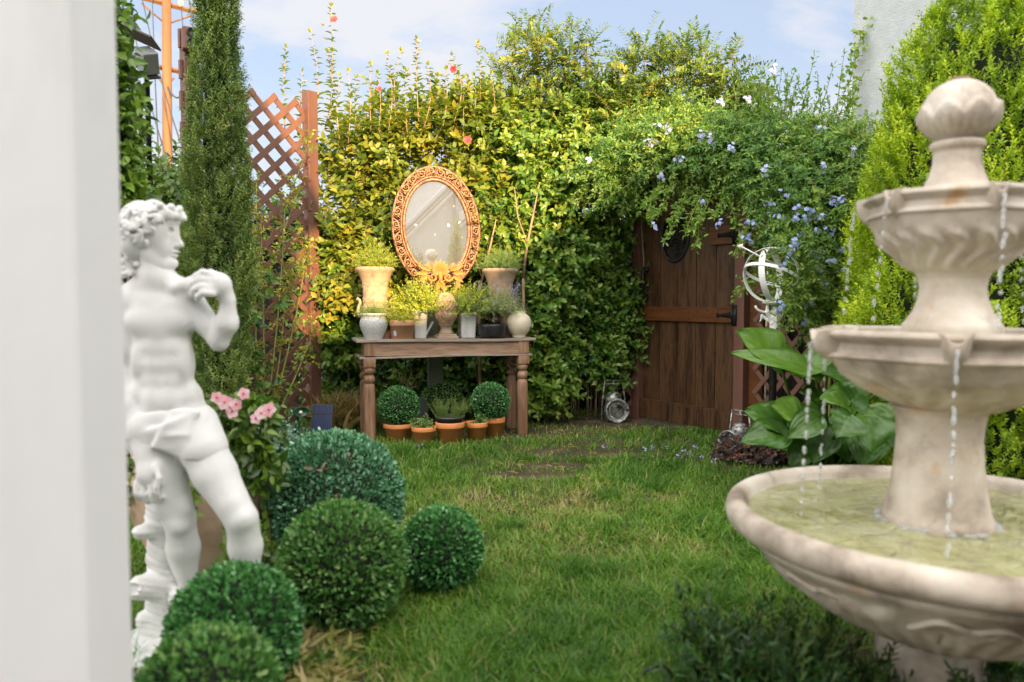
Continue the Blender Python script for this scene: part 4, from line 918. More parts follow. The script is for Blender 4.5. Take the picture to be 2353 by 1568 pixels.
for x_ in (.0, tw): MB().box((x_, -.030, .7255), (.085, .034, .104)).build('corner_block', M_leg, t, smooth=False, bevel=.004)
prof = [(.043, 0), (.044, .03), (.0455, .10), (.046, .30), (.0455, .39), (.0435, .43), (.038, .452), (.030, .460), (.034, .466), (.042, .475), (.045, .49), (.043, .506), (.036, .518), (.027, .524), (.027, .530), (.038, .540), (.0445, .552), (.0455, .568), (.042, .580), (.030, .586)]
for x_, y_ in ((0, 0), (tw, 0), (0, tdp-.02), (tw, tdp-.02)):
    l = MB().lathe(prof, 28, (x_, y_, 0)); l.box((x_, y_, .62), (.092, .092, .066)); l.build('leg', M_leg, t, smooth=True, bevel=.002)
for x_, sgn, y_ in ((.05, 1, 0), (tw-.05, -1, 0), (tw-.10, -1, tdp-.02)):
    P = [(x_+sgn*(.17*(1-math.cos(a))), y_, .44+.20*math.sin(a)) for a in np.linspace(0, PI/2, 9)]
    MB().tube(P, [.006]*9, 6).build('iron_brace', M_iron, t)

def potprof(rt, rb, h, rim=.0, rh=.0, wall=.008, soil=.03):
    p = [(0, 0), (rb, 0), (rb+(rt-rb)*.9*(h-rh)/h, h-rh)]
    if rim: p += [(rt-.002, h-rh), (rt, h-rh+.004), (rt, h-.004), (rt-.003, h)]
    else: p += [(rt-.001, h-.002), (rt-.003, h)]
    p += [(rt-wall, h), (rt-wall-.002, h-soil), (0, h-soil)]
    return p
def bush(mb, ms, c, r, n, K, L, Wd, length, up=.8, v0=.5, T=T6, F=F6, sx=1, spread=.8, base_r=.3, droop=.1, zb=0):
    """twigs growing out from a point, into a dome"""
    d = rdir(n); d[:, 2] = np.abs(d[:, 2])*up+.2; d = nrm(d); s = rng.random(n)**.6
    P = np.array(c)+d*np.array([sx, 1, 1])*(r*s)[:, None]*.75+np.array([0, 0, zb])
    twigs(mb, ms, P, d+rng.normal(size=(n, 3))*.25, length*(.6+.7*rng.random(n)), K, L, Wd, spread, droop, np.clip(v0+.4*(rng.random(n)-.5), 0, 1), T=T, F=F, rs=.0012)
    k = max(3, n//6); sticks(ms, np.tile(np.array(c)-np.array([0, 0, .01]), (k, 1))+rng.normal(size=(k, 3))*r*base_r*.25*np.array([1, 1, 0]), P[:k], .002, .001, np.full(k, .5))

SC = lambda p: p.y/1750.     # metres per pixel at a point
# tall urns
urn_p = [(0, 0), (.078, 0), (.080, .018), (.070, .026), (.060, .045), (.036, .070), (.033, .085), (.045, .095), (.060, .115), (.088, .16), (.102, .205), (.107, .235), (.1075, .255), (.101, .262), (.098, .285), (.104, .292), (.106, .325), (.100, .331), (.1015, .34), (.104, .40), (.112, .455), (.122, .485), (.138, .515), (.152, .535), (.160, .545), (.163, .558), (.158, .568), (.150, .572), (.138, .565), (.125, .54), (0, .53)]
def tall_urn(px, b, lab, h=1.0):
    p = tt(px, b); t = thing('tall_urn', lab, 'urn', p, rz_t)
    def md(r, z, T):
        fl = np.clip((z-.10)/.02, 0, 1)*np.clip((.24-z)/.02, 0, 1)
        pat = np.sin(T*17+np.sin(z*190)*1.3)*np.sin(z*170+2*np.sin(T*9)); pb_ = np.clip((z-.345)/.01, 0, 1)*np.clip((.455-z)/.01, 0, 1)
        return r*(1+.025*fl*np.cos(T*26)-.045*pb_*(pat > .25)), z
    zz = []
    for a, c in zip(urn_p[:-1], urn_p[1:]):
        k = max(1, int(abs(c[1]-a[1])/.006)); zz += [(a[0]+(c[0]-a[0])*q/k, a[1]+(c[1]-a[1])*q/k) for q in range(k)]
    zz.append(urn_p[-1]); zz = [(r*.96, z*h) for r, z in zz]
    MB().lathe(zz, 150, mod=md).build('body', M_urn, t)
    for s_ in (-1, 1):
        P = [(s_*x, 0, z*h) for x, z in [(.085, .165), (.112, .170), (.132, .195), (.136, .235), (.128, .265), (.118, .285), (.124, .310), (.140, .322), (.146, .308)]]
        MB().tube(P, [.016, .015, .014, .012, .011, .011, .012, .011, .008], 10).build('handle', M_urn, t)
    return t, h*.55
for px, b, lab, lm, seed in [(863, .27, 'tall sandstone urn with scroll handles at the left end of the table', L_gold, 1), (1150, .27, 'tall sandstone urn at the right end of the table, behind the lavender', L_fern, 2)]:
    t, h = tall_urn(px, b, lab)
    ml, ms = MB(), MB(); bush(ml, ms, (0, 0, h), .20, 520, 9, .020, .006, .09, v0=.5, T=T4, F=F4, sx=.95)
    k = 60; P = rdir(k)*np.array([.15, .12, .05])+np.array([0, 0, h+.20]); leaves(ml, P, rdir(k)+np.array([0, 0, .6]), .012, .006, None, .95, T4, F4)
    ml.build('foliage', lm, t); ms.build('stems', M_gtwig, t)

# row of pots
p = tt(859, .09); s = SC(p)
t = thing('potted_fern', 'grey crackle glazed pot with a small fern, at the left of the table', 'potted plant', p)
MB().lathe([(0, 0), (.066, 0), (.068, .008), (.078, .03), (.098, .075), (.107, .11), (.108, .135), (.102, .157), (.096, .163), (.096, .185), (.102, .190), (.104, .200), (.100, .206), (.092, .206), (.088, .17), (0, .165)], 48).build('pot', M_grey, t)
ml, ms = MB(), MB(); bush(ml, ms, (0, 0, .17), .12, 200, 10, .016, .0045, .085, v0=.45, T=T4, F=F4, up=.7); ml.build('foliage', L_fern, t); ms.build('stems', M_gtwig, t)
p = tt(888, .20)
t = thing('clay_cup', 'small peach clay cup tucked between the grey pot and the terracotta pot', 'cup', p); MB().lathe(potprof(.040, .05, .055, wall=.004, soil=.04), 28).build('body', M_terra2, t)
p = tt(924, .08)
t = thing('potted_plant', 'pale terracotta pot with a price sticker and airy yellow green plant', 'potted plant', p)
MB().lathe(potprof(.102, .083, .150, 1, .042), 44).build('pot', M_terra2, t)
st = MB(); a = math.radians(-128)
for i in range(4):
    a0, a1 = a+i*.075, a+(i+1)*.075; r0, r1 = .0895, .0925
    st.add([(r0*math.cos(a0), r0*math.sin(a0), .030), (r0*math.cos(a1), r0*math.sin(a1), .030), (r1*math.cos(a1), r1*math.sin(a1), .068), (r1*math.cos(a0), r1*math.sin(a0), .068)], [(0, 1, 2, 3)])
st.build('sticker', noisy('sticker_paper', [(.35, .40, .50), (.68, .70, .72)], 120, .5, bstr=0), t)
ml, ms = MB(), MB(); bush(ml, ms, (0, 0, .12), .15, 260, 9, .018, .005, .10, v0=.6, T=T4, F=F4, up=.75); ml.build('foliage', L_gold, t); ms.build('stems', M_gtwig, t)
def square_pot(px, b, lab, w, h, lm, bl, flute=False, blm=None):
    p = tt(px, b); t = thing('square_planter', lab, 'planter', p, rz_t)
    m_ = MB(); n = 64
    def md(r, z, T):
        c = np.maximum(np.abs(np.cos(T)), np.abs(np.sin(T))); q = r/np.clip(c, .78, 1)
        return q*(1-.03*(np.cos(T*12) > .6)*(z > .02)*(z < h*.85)), z
    m_.lathe([(0, 0), (w*.78, 0), (w*.80, .01), (w*.86, h*.5), (w*.93, h*.86), (w*1.0, h*.89), (w*1.02, h*.93), (w*.97, h*.96), (w, h*.985), (w*.97, h), (w*.86, h), (w*.84, h*.85), (0, h*.85)], n, mod=md)
    m_.build('pot', M_zinc, t)
    ml, ms = MB(), MB(); bush(ml, ms, (0, 0, h*.85), *bl); ml.build('foliage', lm, t); ms.build('stems', M_gtwig, t)
    if blm:
        mb = MB()
        for i in range(26):
            q = np.array([random.uniform(-.10, .10), random.uniform(-.09, .02), h+random.uniform(.0, .13)]); k = 9
            leaves(mb, q+rng.normal(size=(k, 3))*np.array([.004, .004, .012]), rdir(k)+np.array([0, 0, .5]), .010, .006, None, None, T4, F4)
        mb.build('flower_spike', blm, t)
    return t
square_pot(964, .17, 'tall whitewashed planter with a golden shrub, left of the pineapple finial', .062, .225, L_gold, (.30, 330, 12, .024, .010, .13, 1.1, .6))
square_pot(1073, .15, 'tall fluted whitewashed planter with mauve flowers, right of the pineapple finial', .075, .205, L_gold, (.28, 260, 12, .024, .010, .13, 1.1, .55), blm=P_mauve)
# plastic plant label leaning
p = tt(985, .12); t = MB().box((0, 0, .065), (.018, .002, .15), Matrix.Rotation(R(28), 4, 'Y')).build('plant_tag', noisy('clear_tag', [(.30, .32, .32), (.42, .44, .44)], 10, .25, bstr=0), None, smooth=False)
t.location = p+Vector((0, 0, .006)); tag(t, 'clear plastic plant tag leaning beside the pineapple finial', 'plant tag')
# pineapple finial
p = tt(1025, .10); t = thing('pineapple_finial', 'carved stone pineapple finial in the middle of the table', 'finial', p, rz_t)
m_ = MB().box((0, 0, .011), (.175, .175, .022)); m_.box((0, 0, .029), (.145, .145, .014)); m_.build('plinth', M_urn2, t, smooth=False, bevel=.003)
MB().lathe([(.060, .036), (.062, .046), (.050, .056), (.044, .075), (.048, .10), (.058, .108), (.060, .118), (.054, .124)], 36).build('stem', M_urn2, t)
zz = [(.0, .120), (.055, .122)]+[(.092*math.sin(q)**.75*(1-.16*((math.cos(q) < 0)*abs(math.cos(q)))), .12+.125*(1-math.cos(q))*1.0) for q in np.linspace(.5, PI-.05, 44)]+[(.0, .368)]
def md(r, z, T):
    u = T*15/2/PI*1.0; vv = (z-.12)/.021; a_ = np.abs((u+vv/2) % 1-.5)*2; b_ = np.abs((u-vv/2) % 1-.5)*2
    dm = np.clip(1-np.minimum(a_, b_)*3.0, 0, 1); top = np.clip((z-.205)/.01, 0, 1); rr = r*(.90+.13*top*dm+.10*(1-top))
    lf = (1-top)*(np.abs(np.cos(T*5))**.6*(z < .155+.05*np.abs(np.cos(T*5)))+.8*np.abs(np.sin(T*5))**.6*(z < .15+.05*np.abs(np.sin(T*5))))
    return rr+.006*lf*(r > .02), z
MB().lathe(zz, 150, mod=md).build('fruit', noisy('pink_stone', [(.30, .18, .12), (.46, .30, .20), (.54, .38, .27)], 18, .85, bstr=.4, bscale=120), t)
# black bowl with a tin and flowering plant
p = tt(1130, .09); t = thing('black_bowl', 'low black bowl holding a dark tin and sprawling grey green plant', 'bowl', p)
MB().lathe([(0, 0), (.085, 0), (.108, .012), (.118, .03), (.121, .09), (.124, .11), (.120, .114), (.110, .112), (.108, .09), (.0, .08)], 48).build('bowl', M_black, t)
p = tt(1137, .16); t = thing('dark_tin', 'dark metal tin standing in the black bowl with lavender blooms', 'tin', p+Vector((0, -.05, .088)))
MB().lathe(potprof(.050, .046, .135, wall=.003), 32).build('tin', noisy('dark_tin', [(.05, .045, .035), (.16, .14, .11)], 10, .3, metal=.7, bstr=.1), t)
ml, ms = MB(), MB(); bush(ml, ms, (0, 0, .10), .27, 520, 9, .018, .006, .12, v0=.5, T=T4, F=F4, up=.8, sx=1.0, droop=.4); ml.build('foliage', L_lav, t); ms.build('stems', M_gtwig, t)
mb = MB()
for i in range(60):
    s_ = random.choice([-.13, -.10, .02, .15, .17, .18]); q = np.array([s_+random.uniform(-.03, .03), random.uniform(-.1, .02), random.uniform(.16, .36)]); k = 10
    leaves(mb, q+rng.normal(size=(k, 3))*np.array([.005, .005, .016]), rdir(k)+np.array([0, 0, .5]), .010, .006, None, None, T4, F4)
mb.build('flower_spike', P_mauve, t)
p = tt(1165, .20); t = thing('beige_cup', 'beige flared cup half hidden behind the cream vase', 'cup', p); MB().lathe(potprof(.052, .06, .16, wall=.004), 28).build('body', M_urn, t)
p = tt(1192, .08); t = thing('cream_vase', 'round cream glazed vase at the right end of the table', 'vase', p)
MB().lathe([(0, 0), (.055, 0), (.058, .006), (.056, .020), (.062, .026), (.085, .050), (.100, .085), (.105, .115), (.101, .145), (.088, .172), (.068, .190), (.058, .196), (.057, .214), (.059, .220), (.053, .220), (.050, .196), (.06, .185), (0, .17)], 52).build('body', M_cream, t)

# ------------------------------------------------------------------ mirror
mc = tt(1003, .44); MC = Vector((at(1003, 524, mc.y).x, mc.y, at(1003, 524, mc.y).z))
t = thing('oval_mirror', 'oval mirror in a pierced copper gilt scroll frame above the table', 'mirror', MC, 0)
t.rotation_euler = (R(1.2), R(-5), R(14))
A1, B1 = .262, .388; A2, B2 = .365, .505
n = 64; th = np.linspace(0, 2*PI, n, endpoint=False)
mb = MB(); V = [(0, 0, 0)]+[(A1*math.cos(q), 0, B1*math.sin(q)) for q in th]; mb.add(V, [(0, 1+i, 1+(i+1) % n) for i in range(n)]); mb.build('glass', M_mirror, t, smooth=False)
MB().lathe([(1, 0), (1, .02), (0, .02)], n, M=Matrix.Diagonal((A1, B1, 1, 1)) if False else Matrix.Rotation(PI/2, 4, 'X')@Matrix.Diagonal((A2*.9, B2*.93, -1, 1)), c=(0, .012, 0)).build('backing', M_fence, t)
def oval(a, b, y=0, k=80, a0=0, a1=2*PI): return [(a*math.cos(q), y, b*math.sin(q)) for q in np.linspace(a0, a1, k)]
m_ = MB(); m_.tube(oval(A1+.012, B1+.012, -.012), [.014]*80, 8); m_.tube(oval(A1+.034, B1+.034, -.016), [.009]*80, 8); m_.build('inner_rim', M_gold, t)
m_ = MB()
for q in np.linspace(0, 2*PI, 130, endpoint=False): m_.ball(((A1+.048)*math.cos(q), -.014, (B1+.048)*math.sin(q)), .0075, 6, 4)
m_.build('bead_row', M_gold, t)
MB().tube(oval(A2, B2, -.004), [.011]*80, 8).build('outer_rim', M_gold, t)
m_ = MB(); ns = 26
for i in range(ns):
    q = 2*PI*(i+.5)/ns; am, bm = (A1+A2)/2+.022, (B1+B2)/2+.022; c = np.array((am*math.cos(q), -.012, bm*math.sin(q)))
    tg = nrm(np.array((-am*math.sin(q), 0, bm*math.cos(q)))); no = np.cross(tg, (0, 1., 0)); sg = 1 if i % 2 else -1
    P = []
    for k in range(22):
        a_ = -.6+k*.42; rr = .034*(1-k/25); P.append(c+tg*(rr*math.cos(a_)+.006)+no*(rr*math.sin(a_))*sg)
    m_.tube(P, np.linspace(.009, .005, 22), 6); m_.ball(P[-1], .009, 8, 6)
    e = c+tg*.045; m_.tube([c-tg*.05+no*.034*sg, c-tg*.02-no*.01*sg, e-no*.030*sg, e+tg*.02+no*.01*sg], [.005, .009, .009, .004], 6)
    leaves(m_, np.array([c+tg*.04]*3), np.array([no*sg+tg*.5, no*sg, no*sg-tg*.6]), .032, .018, np.tile([0, -1., 0], (3, 1)), None)
m_.build('scroll_frame', M_gold, t)

# carved ochre bracket in front of the mirror
oc = tt(1012, .34); OCp = Vector((at(1012, 650, oc.y).x, oc.y, at(1012, 650, oc.y).z))
t = thing('carved_bracket', 'ochre painted carved acanthus ornament overlapping the foot of the mirror', 'ornament', OCp, R(8))
so_ = .0035
def oloc(x, y, d=0): return np.array(((x-1012)*so_, -d, (650-y)*so_))
m_ = MB()
def frond(p0, d, L, Wd, k=1):
    leaves(m_, np.array([oloc(*p0, .03)]), np.array([[d[0], -.25, d[1]]]), L, Wd, np.array([[0, -1., 0.]]), np.array([.5]), T8, F8, .1)
    a = oloc(*p0, .02); dd = nrm(np.array([[d[0], 0, d[1]]]))[0]
    m_.tube([a, a+dd*L*.5+np.array([0, -.015, 0]), a+dd*L*.95], [Wd*.22, Wd*.16, Wd*.04], 6)
m_.ball(oloc(1012, 622, .02), (.045, .018, .055), 16, 10)
for ang in np.linspace(-1.25, 1.25, 9): frond((1012, 628), (math.sin(ang), math.cos(ang)), .118*(1-.30*abs(ang)), .056)
for sx in (-1, 1):
    for (x, y, dx, dz, L) in [(22, 622, .9, .35, .12), (28, 628, 1, .0, .11), (30, 634, .8, -.5, .10), (38, 640, .3, -1, .10), (20, 618, .6, .8, .07)]: frond((1012+sx*x, y), (sx*dx, dz), L, .04)
    P = [oloc(1012+sx*(18+11*math.cos(a)*(1-i/16)), 637+11*math.sin(a)*(1-i/16), .03) for i, a in enumerate(np.linspace(0, 8, 14))]; m_.tube(P, np.linspace(.013, .007, 14), 7)
    P = [oloc(1012+sx*x, y, .025) for x, y in [(40, 620), (44, 640), (38, 660), (34, 675), (20, 690), (12, 698)]]; m_.tube(P, [.014, .018, .017, .014, .012, .008], 8)
    P = [oloc(1012+sx*x, y, .03) for x, y in [(4, 650), (8, 665), (7, 680), (13, 688), (18, 694), (12, 702), (3, 698)]]; m_.tube(P, [.014, .014, .013, .012, .011, .010, .008], 8)
    P = [oloc(1012+sx*x, y, .03) for x, y in [(46, 612), (50, 606), (46, 600), (42, 606)]]; m_.tube(P, [.012, .011, .009, .008], 7)
for ang in np.linspace(-.5, .5, 4): frond((1012, 642), (math.sin(ang), -math.cos(ang)), .09, .03)
for k in range(6): frond((975+k*4, 690+k*2), (-.7+.3*k/5, -.2-.15*k), .07, .03)
m_.tube([oloc(1012, 640, -.05), oloc(1012, 700, -.03), oloc(1010, 740, -.02), oloc(1010, 771, .0)], [.012]*4, 8)
m_.tube([oloc(1012, 628, .035), oloc(1012, 655, .035)], [.020, .014], 10)
m_.build('carving', M_ochre, t)

# ------------------------------------------------------------------ under the table
def terra(px, pyb, wpx, hpx, name, lab, cat, tilt=0, m=None, rb=.72):
    p = gnd(px, pyb-4); s = p.y/1750; r_ = wpx/2*s; h = hpx*s
    t = thing(name, lab, cat, p); o = MB().lathe(potprof(r_, r_*rb, h, 1, h*.27, .007, .02), 44).build('pot', m or M_terra, t)
    MB().lathe([(r_-.0095, h-.018), (0, h-.016)], 32, cap=False).build('soil', M_soil, t)
    return t, r_, h
t, r_, h = terra(916, 1013, 72, 38, 'potted_boxwood', 'clipped boxwood ball in a terracotta pot, left under the table', 'potted topiary')
ml = MB(); R_ = 47*SC(t.location); leafball(ml, (0, 0, h+R_*.80), R_, 4200, .015, .0095); ml.build('foliage', L_box, t); MB().ball((0, 0, h+R_*.8), R_*.90, 20, 14).build('shade_core', M_dark, t)
t, r_, h = terra(1135, 1007, 53, 46, 'potted_boxwood', 'clipped boxwood ball in a terracotta pot, right under the table', 'potted topiary')
ml = MB(); R_ = 44.5*SC(t.location); leafball(ml, (-.03, 0, h+R_*.78), R_, 4000, .015, .0095); ml.build('foliage', L_box, t); MB().ball((-.03, 0, h+R_*.78), R_*.90, 20, 14).build('shade_core', M_dark, t)
t, r_, h = terra(974, 1023, 57, 40, 'potted_seedling', 'small terracotta pot with a bushy seedling, second from the left under the table', 'potted plant')
ml, ms = MB(), MB(); bush(ml, ms, (0, 0, h-.02), .09, 70, 7, .022, .013, .055, v0=.5, sx=1.2); ml.build('foliage', L_fern, t); ms.build('stems', M_gtwig, t)
t, r_, h = terra(1034, 1020, 69, 48, 'potted_rosemary', 'large middle terracotta pot holding a grey plastic pot of rosemary', 'potted plant')
MB().lathe([(0, h-.02), (r_*.80, h-.03), (r_*.90, h+.028), (r_*1.0, h+.03), (r_*1.01, h+.042), (r_*.96, h+.044), (r_*.9, h+.03), (0, h+.028)], 40).build('inner_pot', M_greypl, t)
ml, ms = MB(), MB()
for cx in (-.055, .065):
    n = 60; d = rdir(n)*np.array([.55, .45, .3])+np.array([cx*3, 0, 1.]); twigs(ml, ms, np.array([cx, 0, h+.025])+rng.normal(size=(n, 3))*np.array([.02, .02, .0]), d, .08+.10*rng.random(n), 26, .020, .0030, spread=.9, droop=0, v=.35+.4*rng.random(n), T=T4, F=F4)
ml.build('foliage', L_fern, t); ms.build('stems', M_gtwig, t)
t, r_, h = terra(1095, 1014, 53, 41, 'potted_seedling', 'small terracotta pot with one tiny sprig, beside the right boxwood pot', 'potted plant')
ml, ms = MB(), MB(); bush(ml, ms, (.03, 0, h-.015), .06, 34, 6, .020, .013, .05, v0=.4, up=1.2); ml.build('foliage', L_fern, t); ms.build('stems', M_gtwig, t)
p = gnd(1014, 985); s = SC(p); t = thing('potted_boxwood', 'boxwood dome in a big black nursery pot behind the rosemary', 'potted topiary', p)
MB().lathe(potprof(.135, .105, .25, 1, .03), 36).build('pot', M_black, t)
ml = MB(); leafball(ml, (0, 0, .25), .165, 2600, .016, .010, .95, -.15); ml.build('foliage', L_boxo, t); MB().ball((0, 0, .25), .145, 20, 12).build('shade_core', M_dark, t)
p = gnd(960, 990); t = thing('slanted_slab', 'leaning dark grey slab between the pots under the table', 'slab', p, R(20)); MB().box((0, 0, .14), (.16, .02, .30), Matrix.Rotation(R(14), 4, 'Y')).build('slab', M_greypl, t, smooth=False)
m_ = MB(); b0 = np.array(at(938, 870, 6.5))
for pts in [[(938, 905), (936, 880), (922, 860), (905, 845)], [(936, 885), (945, 860), (944, 835)], [(940, 895), (955, 870), (968, 850)], [(938, 890), (920, 870), (915, 852)], [(941, 893), (957, 889), (955, 875), (945, 882)]]:
    m_.tube([np.array(at(a, b, 6.42))-b0 for a, b in pts], np.linspace(.006, .003, len(pts)), 6)
m_.tube([np.array(at(938, 905, 6.42))-b0, np.array(at(930, 950, 6.5))-b0, np.array(at(934, 985, 6.55))*np.array([1, 1, 0])-b0], [.006, .006, .006], 6)
o = m_.build('dry_twig', M_twig); o.location = b0; tag(o, 'bare brown forked twigs hanging under the left of the table', 'twigs')
# dry grass clump left of the table
ml = MB(); n = 1500; c = np.array(gnd(790, 985)); P = c+np.stack([rng.normal(size=n)*.10, rng.normal(size=n)*.09, np.zeros(n)], 1)
leaves(ml, P-c, rdir(n)*np.array([.6, .5, .2])+np.array([0, 0, .8]), .10+.24*rng.random(n), .0028, None, None, T8, F8, .35)
o = ml.build('dry_grass_clump', L_dry, smooth=False); o.location = c; tag(o, 'straggly dry grass clump between the solar panel and the table leg', 'grass clump')

# repeller, solar panel
p = gnd(682, 1040); t = thing('animal_repeller', 'dark green plastic repeller on a stake with one round white sensor', 'repeller', p)
s = SC(p); z0 = at(690, 945, p.y).z
MB().tube([(0, 0, 0), (.005, 0, z0-.02)], [.016, .016], 12).build('stake', M_green_pl, t)
hm = Matrix.Translation((.012, 0, z0))@Matrix.Rotation(R(38), 4, 'Z')@Matrix.Rotation(PI/2, 4, 'X')
MB().lathe([(.0, -.085), (.022, -.085), (.030, -.06), (.033, 0), (.042, .055), (.044, .06), (.038, .06), (.034, .05), (0, .048)], 32, M=hm@Matrix.Diagonal((1.35, .85, 1, 1))).build('head', M_green_pl, t)
MB().ball(hm@Vector((.0, -.004, .052)), .014, 16, 10).build('sensor', M_cream, t)
p = gnd(744, 1020); zc = at(740, 962, p.y-.05).z
t = thing('solar_panel', 'small dark blue solar panel leaning in front of the trellis post', 'solar panel', (at(740, 962, p.y-.05).x, p.y-.05, zc), R(10)); rot = Matrix.Rotation(R(-18), 4, 'X')@Matrix.Rotation(R(4), 4, 'Y')
MB().box((0, 0, 0), (.155, .012, .22), rot).build('frame', M_black, t, smooth=False)
MB().box((0, -.0085, 0), (.145, .004, .21), rot).build('cells', M_solar, t, smooth=False)
MB().tube([(0, .02, 0), (0, .05, -zc)], [.01, .01], 8).build('stake', M_black, t)
c = np.array(gnd(640, 1045)); t = thing('euonymus_plant', 'low plant with round blue green leaves beside the repeller', 'plant', c)
ml, ms = MB(), MB(); bush(ml, ms, (0, 0, .03), .24, 110, 8, .032, .024, .12, v0=.5); ml.build('foliage', L_euc, t); ms.build('stems', M_gtwig, t)

# ------------------------------------------------------------------ lanterns
def lantern(px, py, r_px, rz, lab, open_=True):
    p = gnd(px, py); s = SC(p); r_ = r_px*s; t = thing('railway_lantern', lab, 'lantern', p, rz)
    RX = Matrix.Rotation(PI/2, 4, 'X'); zc = r_*1.02
    MB().lathe([(r_*.80, .0), (r_*.98, .015), (r_, .05), (r_*1.0, .085), (r_*.93, .09), (r_*.78, .075), (r_*.70, .05), (r_*.66, .035)], 36, (0, .0, zc), M=RX, cap=False).build('lens_ring', M_oldmetal, t)
    MB().lathe([(r_*.60, -.10), (r_*.75, -.05), (r_*.82, .0), (r_*.80, .01), (0, .012)], 36, (0, 0, zc), M=RX).build('drum', M_oldmetal, t)
    MB().ball((0, -.045, zc), (r_*.66, .035, r_*.66), 24, 14).build('lens', M_lens, t)
    MB().lathe([(r_*.60, r_*1.6), (r_*.66, r_*1.75), (r_*.62, r_*2.1), (r_*.46, r_*2.22), (r_*.50, r_*2.30), (r_*.34, r_*2.42), (0, r_*2.45)], 28, (0, .05, 0)).build('chimney', M_oldmetal, t)
    m_ = MB(); m_.box((0, .06, zc), (r_*1.15, r_*.9, r_*1.9)); m_.build('body', M_oldmetal, t, smooth=False, bevel=.006)
    m_ = MB()
    for sx in (-1, 1):
        m_.tube([(sx*r_*.98, .05, r_*.1), (sx*r_*1.02, .05, r_*1.6), (sx*r_*.60, .05, r_*3.0)] if not open_ else [(sx*r_*1.0, .05, .0), (sx*r_*.98, .05, r_*1.6), (sx*r_*.75, .05, r_*3.4)], [.006]*3, 7)
    zt = r_*(3.4 if open_ else 3.0); xx = r_*(.75 if open_ else .60)
    m_.tube([(-xx, .05, zt), (xx, .05, zt)], [.006, .006], 7); m_.tube([(-xx*.9, .05, zt-.03), (xx*1.3, .02, zt*.93)], [.004, .004], 6)
    m_.tube([(0, .05, r_*2.4), (0, .05, zt)], [.005, .005], 6)
    m_.build('carrying_frame', M_oldmetal, t)
    return t
lantern(1413, 970, 28, R(8), 'old round railway lantern on the grass left of the gate')
lantern(1690, 1046, 30, R(-52), 'old white railway lantern half hidden by dark red leaves right of the gate')

# dark red shrub at the lantern, fallen petals
c = np.array(gnd(1730, 1062))
t = thing('loropetalum_shrub', 'low dark purple shrub with orange red leaves below the calla', 'shrub', c)
ml, ms = MB(), MB()
for dx_, dy_, r_, n in [(0, 0, .19, 170), (-.14, .02, .15, 110), (.16, .02, .20, 170), (.32, .0, .17, 120), (.05, -.08, .16, 110)]: bush(ml, ms, (dx_, dy_, .02), r_, n, 8, .028, .018, .08, v0=.42, up=.8)
ml.build('foliage', L_red, t); ms.build('stems', M_twig, t)
for px, py in [(1390, 1040), (1575, 1050), (1565, 1060), (1560, 1065), (1498, 1042), (1530, 1040), (1600, 1042), (1612, 1068), (1640, 1075), (965, 1040), (1480, 1045), (1655, 1062), (1590, 1052)]:
    mb = MB(); p = np.array(gnd(px, py))+np.array([0, 0, .045]); k = 7; leaves(mb, rng.normal(size=(k, 3))*.012, rdir(k)*np.array([1, 1, .3]), .016, .013, None, None, T6, F6)
    o = mb.build('fallen_petals', P_blue); o.location = p; tag(o, 'pale blue plumbago petals fallen on the lawn in front of the gate', 'petals', 'fallen petals on the lawn')
p = gnd(962, 1042); m_ = MB().tube([(0, 0, 0), (0, 0, .04), (.012, 0, .052)], [.012, .016, .010], 10); o = m_.build('garden_stake_light', M_black); o.location = p; tag(o, 'little black stake head poking out of the grass in front of the table', 'stake')

# ------------------------------------------------------------------ calla plant
def bigleaf(ml, base, tip, w, nrm_, v, wave=.11, nseg=12):
    base, tip = np.array(base), np.array(tip); d = tip-base; L = np.linalg.norm(d); d = d/L; x = nrm(np.cross(np.array(nrm_, float), d)[None])[0]; z = np.cross(d, x)
    V = []; F = []; cols = 17; nseg = 22
    for i in range(nseg+1):
        t_ = i/nseg; prof = (math.sin(PI*min(1, t_*1.0)**.75)**.8)*(1-.15*t_) if t_ > 0 else .0
        hw = w*max(prof, .02 if t_ < 1 else .0)
        for j in range(cols):
            s_ = (j/(cols-1))*2-1
            back = -.16*L*abs(s_)**1.5*(1-t_)**3       # lobes at the base
            h = .30*hw*abs(s_)**1.3-.22*L*t_**2.2+wave*w*math.sin(t_*9+s_*3+v*20)*abs(s_)-.006*math.cos(s_*PI*7)*(hw/w)
            V.append(base+d*(t_*L+back)+x*(hw*s_)+z*h)
    for i in range(nseg):
        for j in range(cols-1): a = i*cols+j; F.append((a, a+1, a+1+cols, a+cols))
    ml.add(V, F, np.clip(v+np.tile(np.abs(np.linspace(-1, 1, cols)) < .1, nseg+1)*.35+.13*np.cos((np.tile(np.abs(np.linspace(-1, 1, cols)), nseg+1)*3.2-np.repeat(np.linspace(0, 1, nseg+1), cols)*8)*PI)+.12*(np.random.default_rng(int(v*1e6)).random(cols*(nseg+1)) > .93)*(-1), 0, 1))
CB = Vector((X(1900, 4.55), 4.55, 0)); t = thing('calla_plant', 'big leafy calla plant with arrow shaped leaves at the right of the gate', 'calla lily', CB)
ml, ms = MB(), MB(); cb_ = np.array(CB)
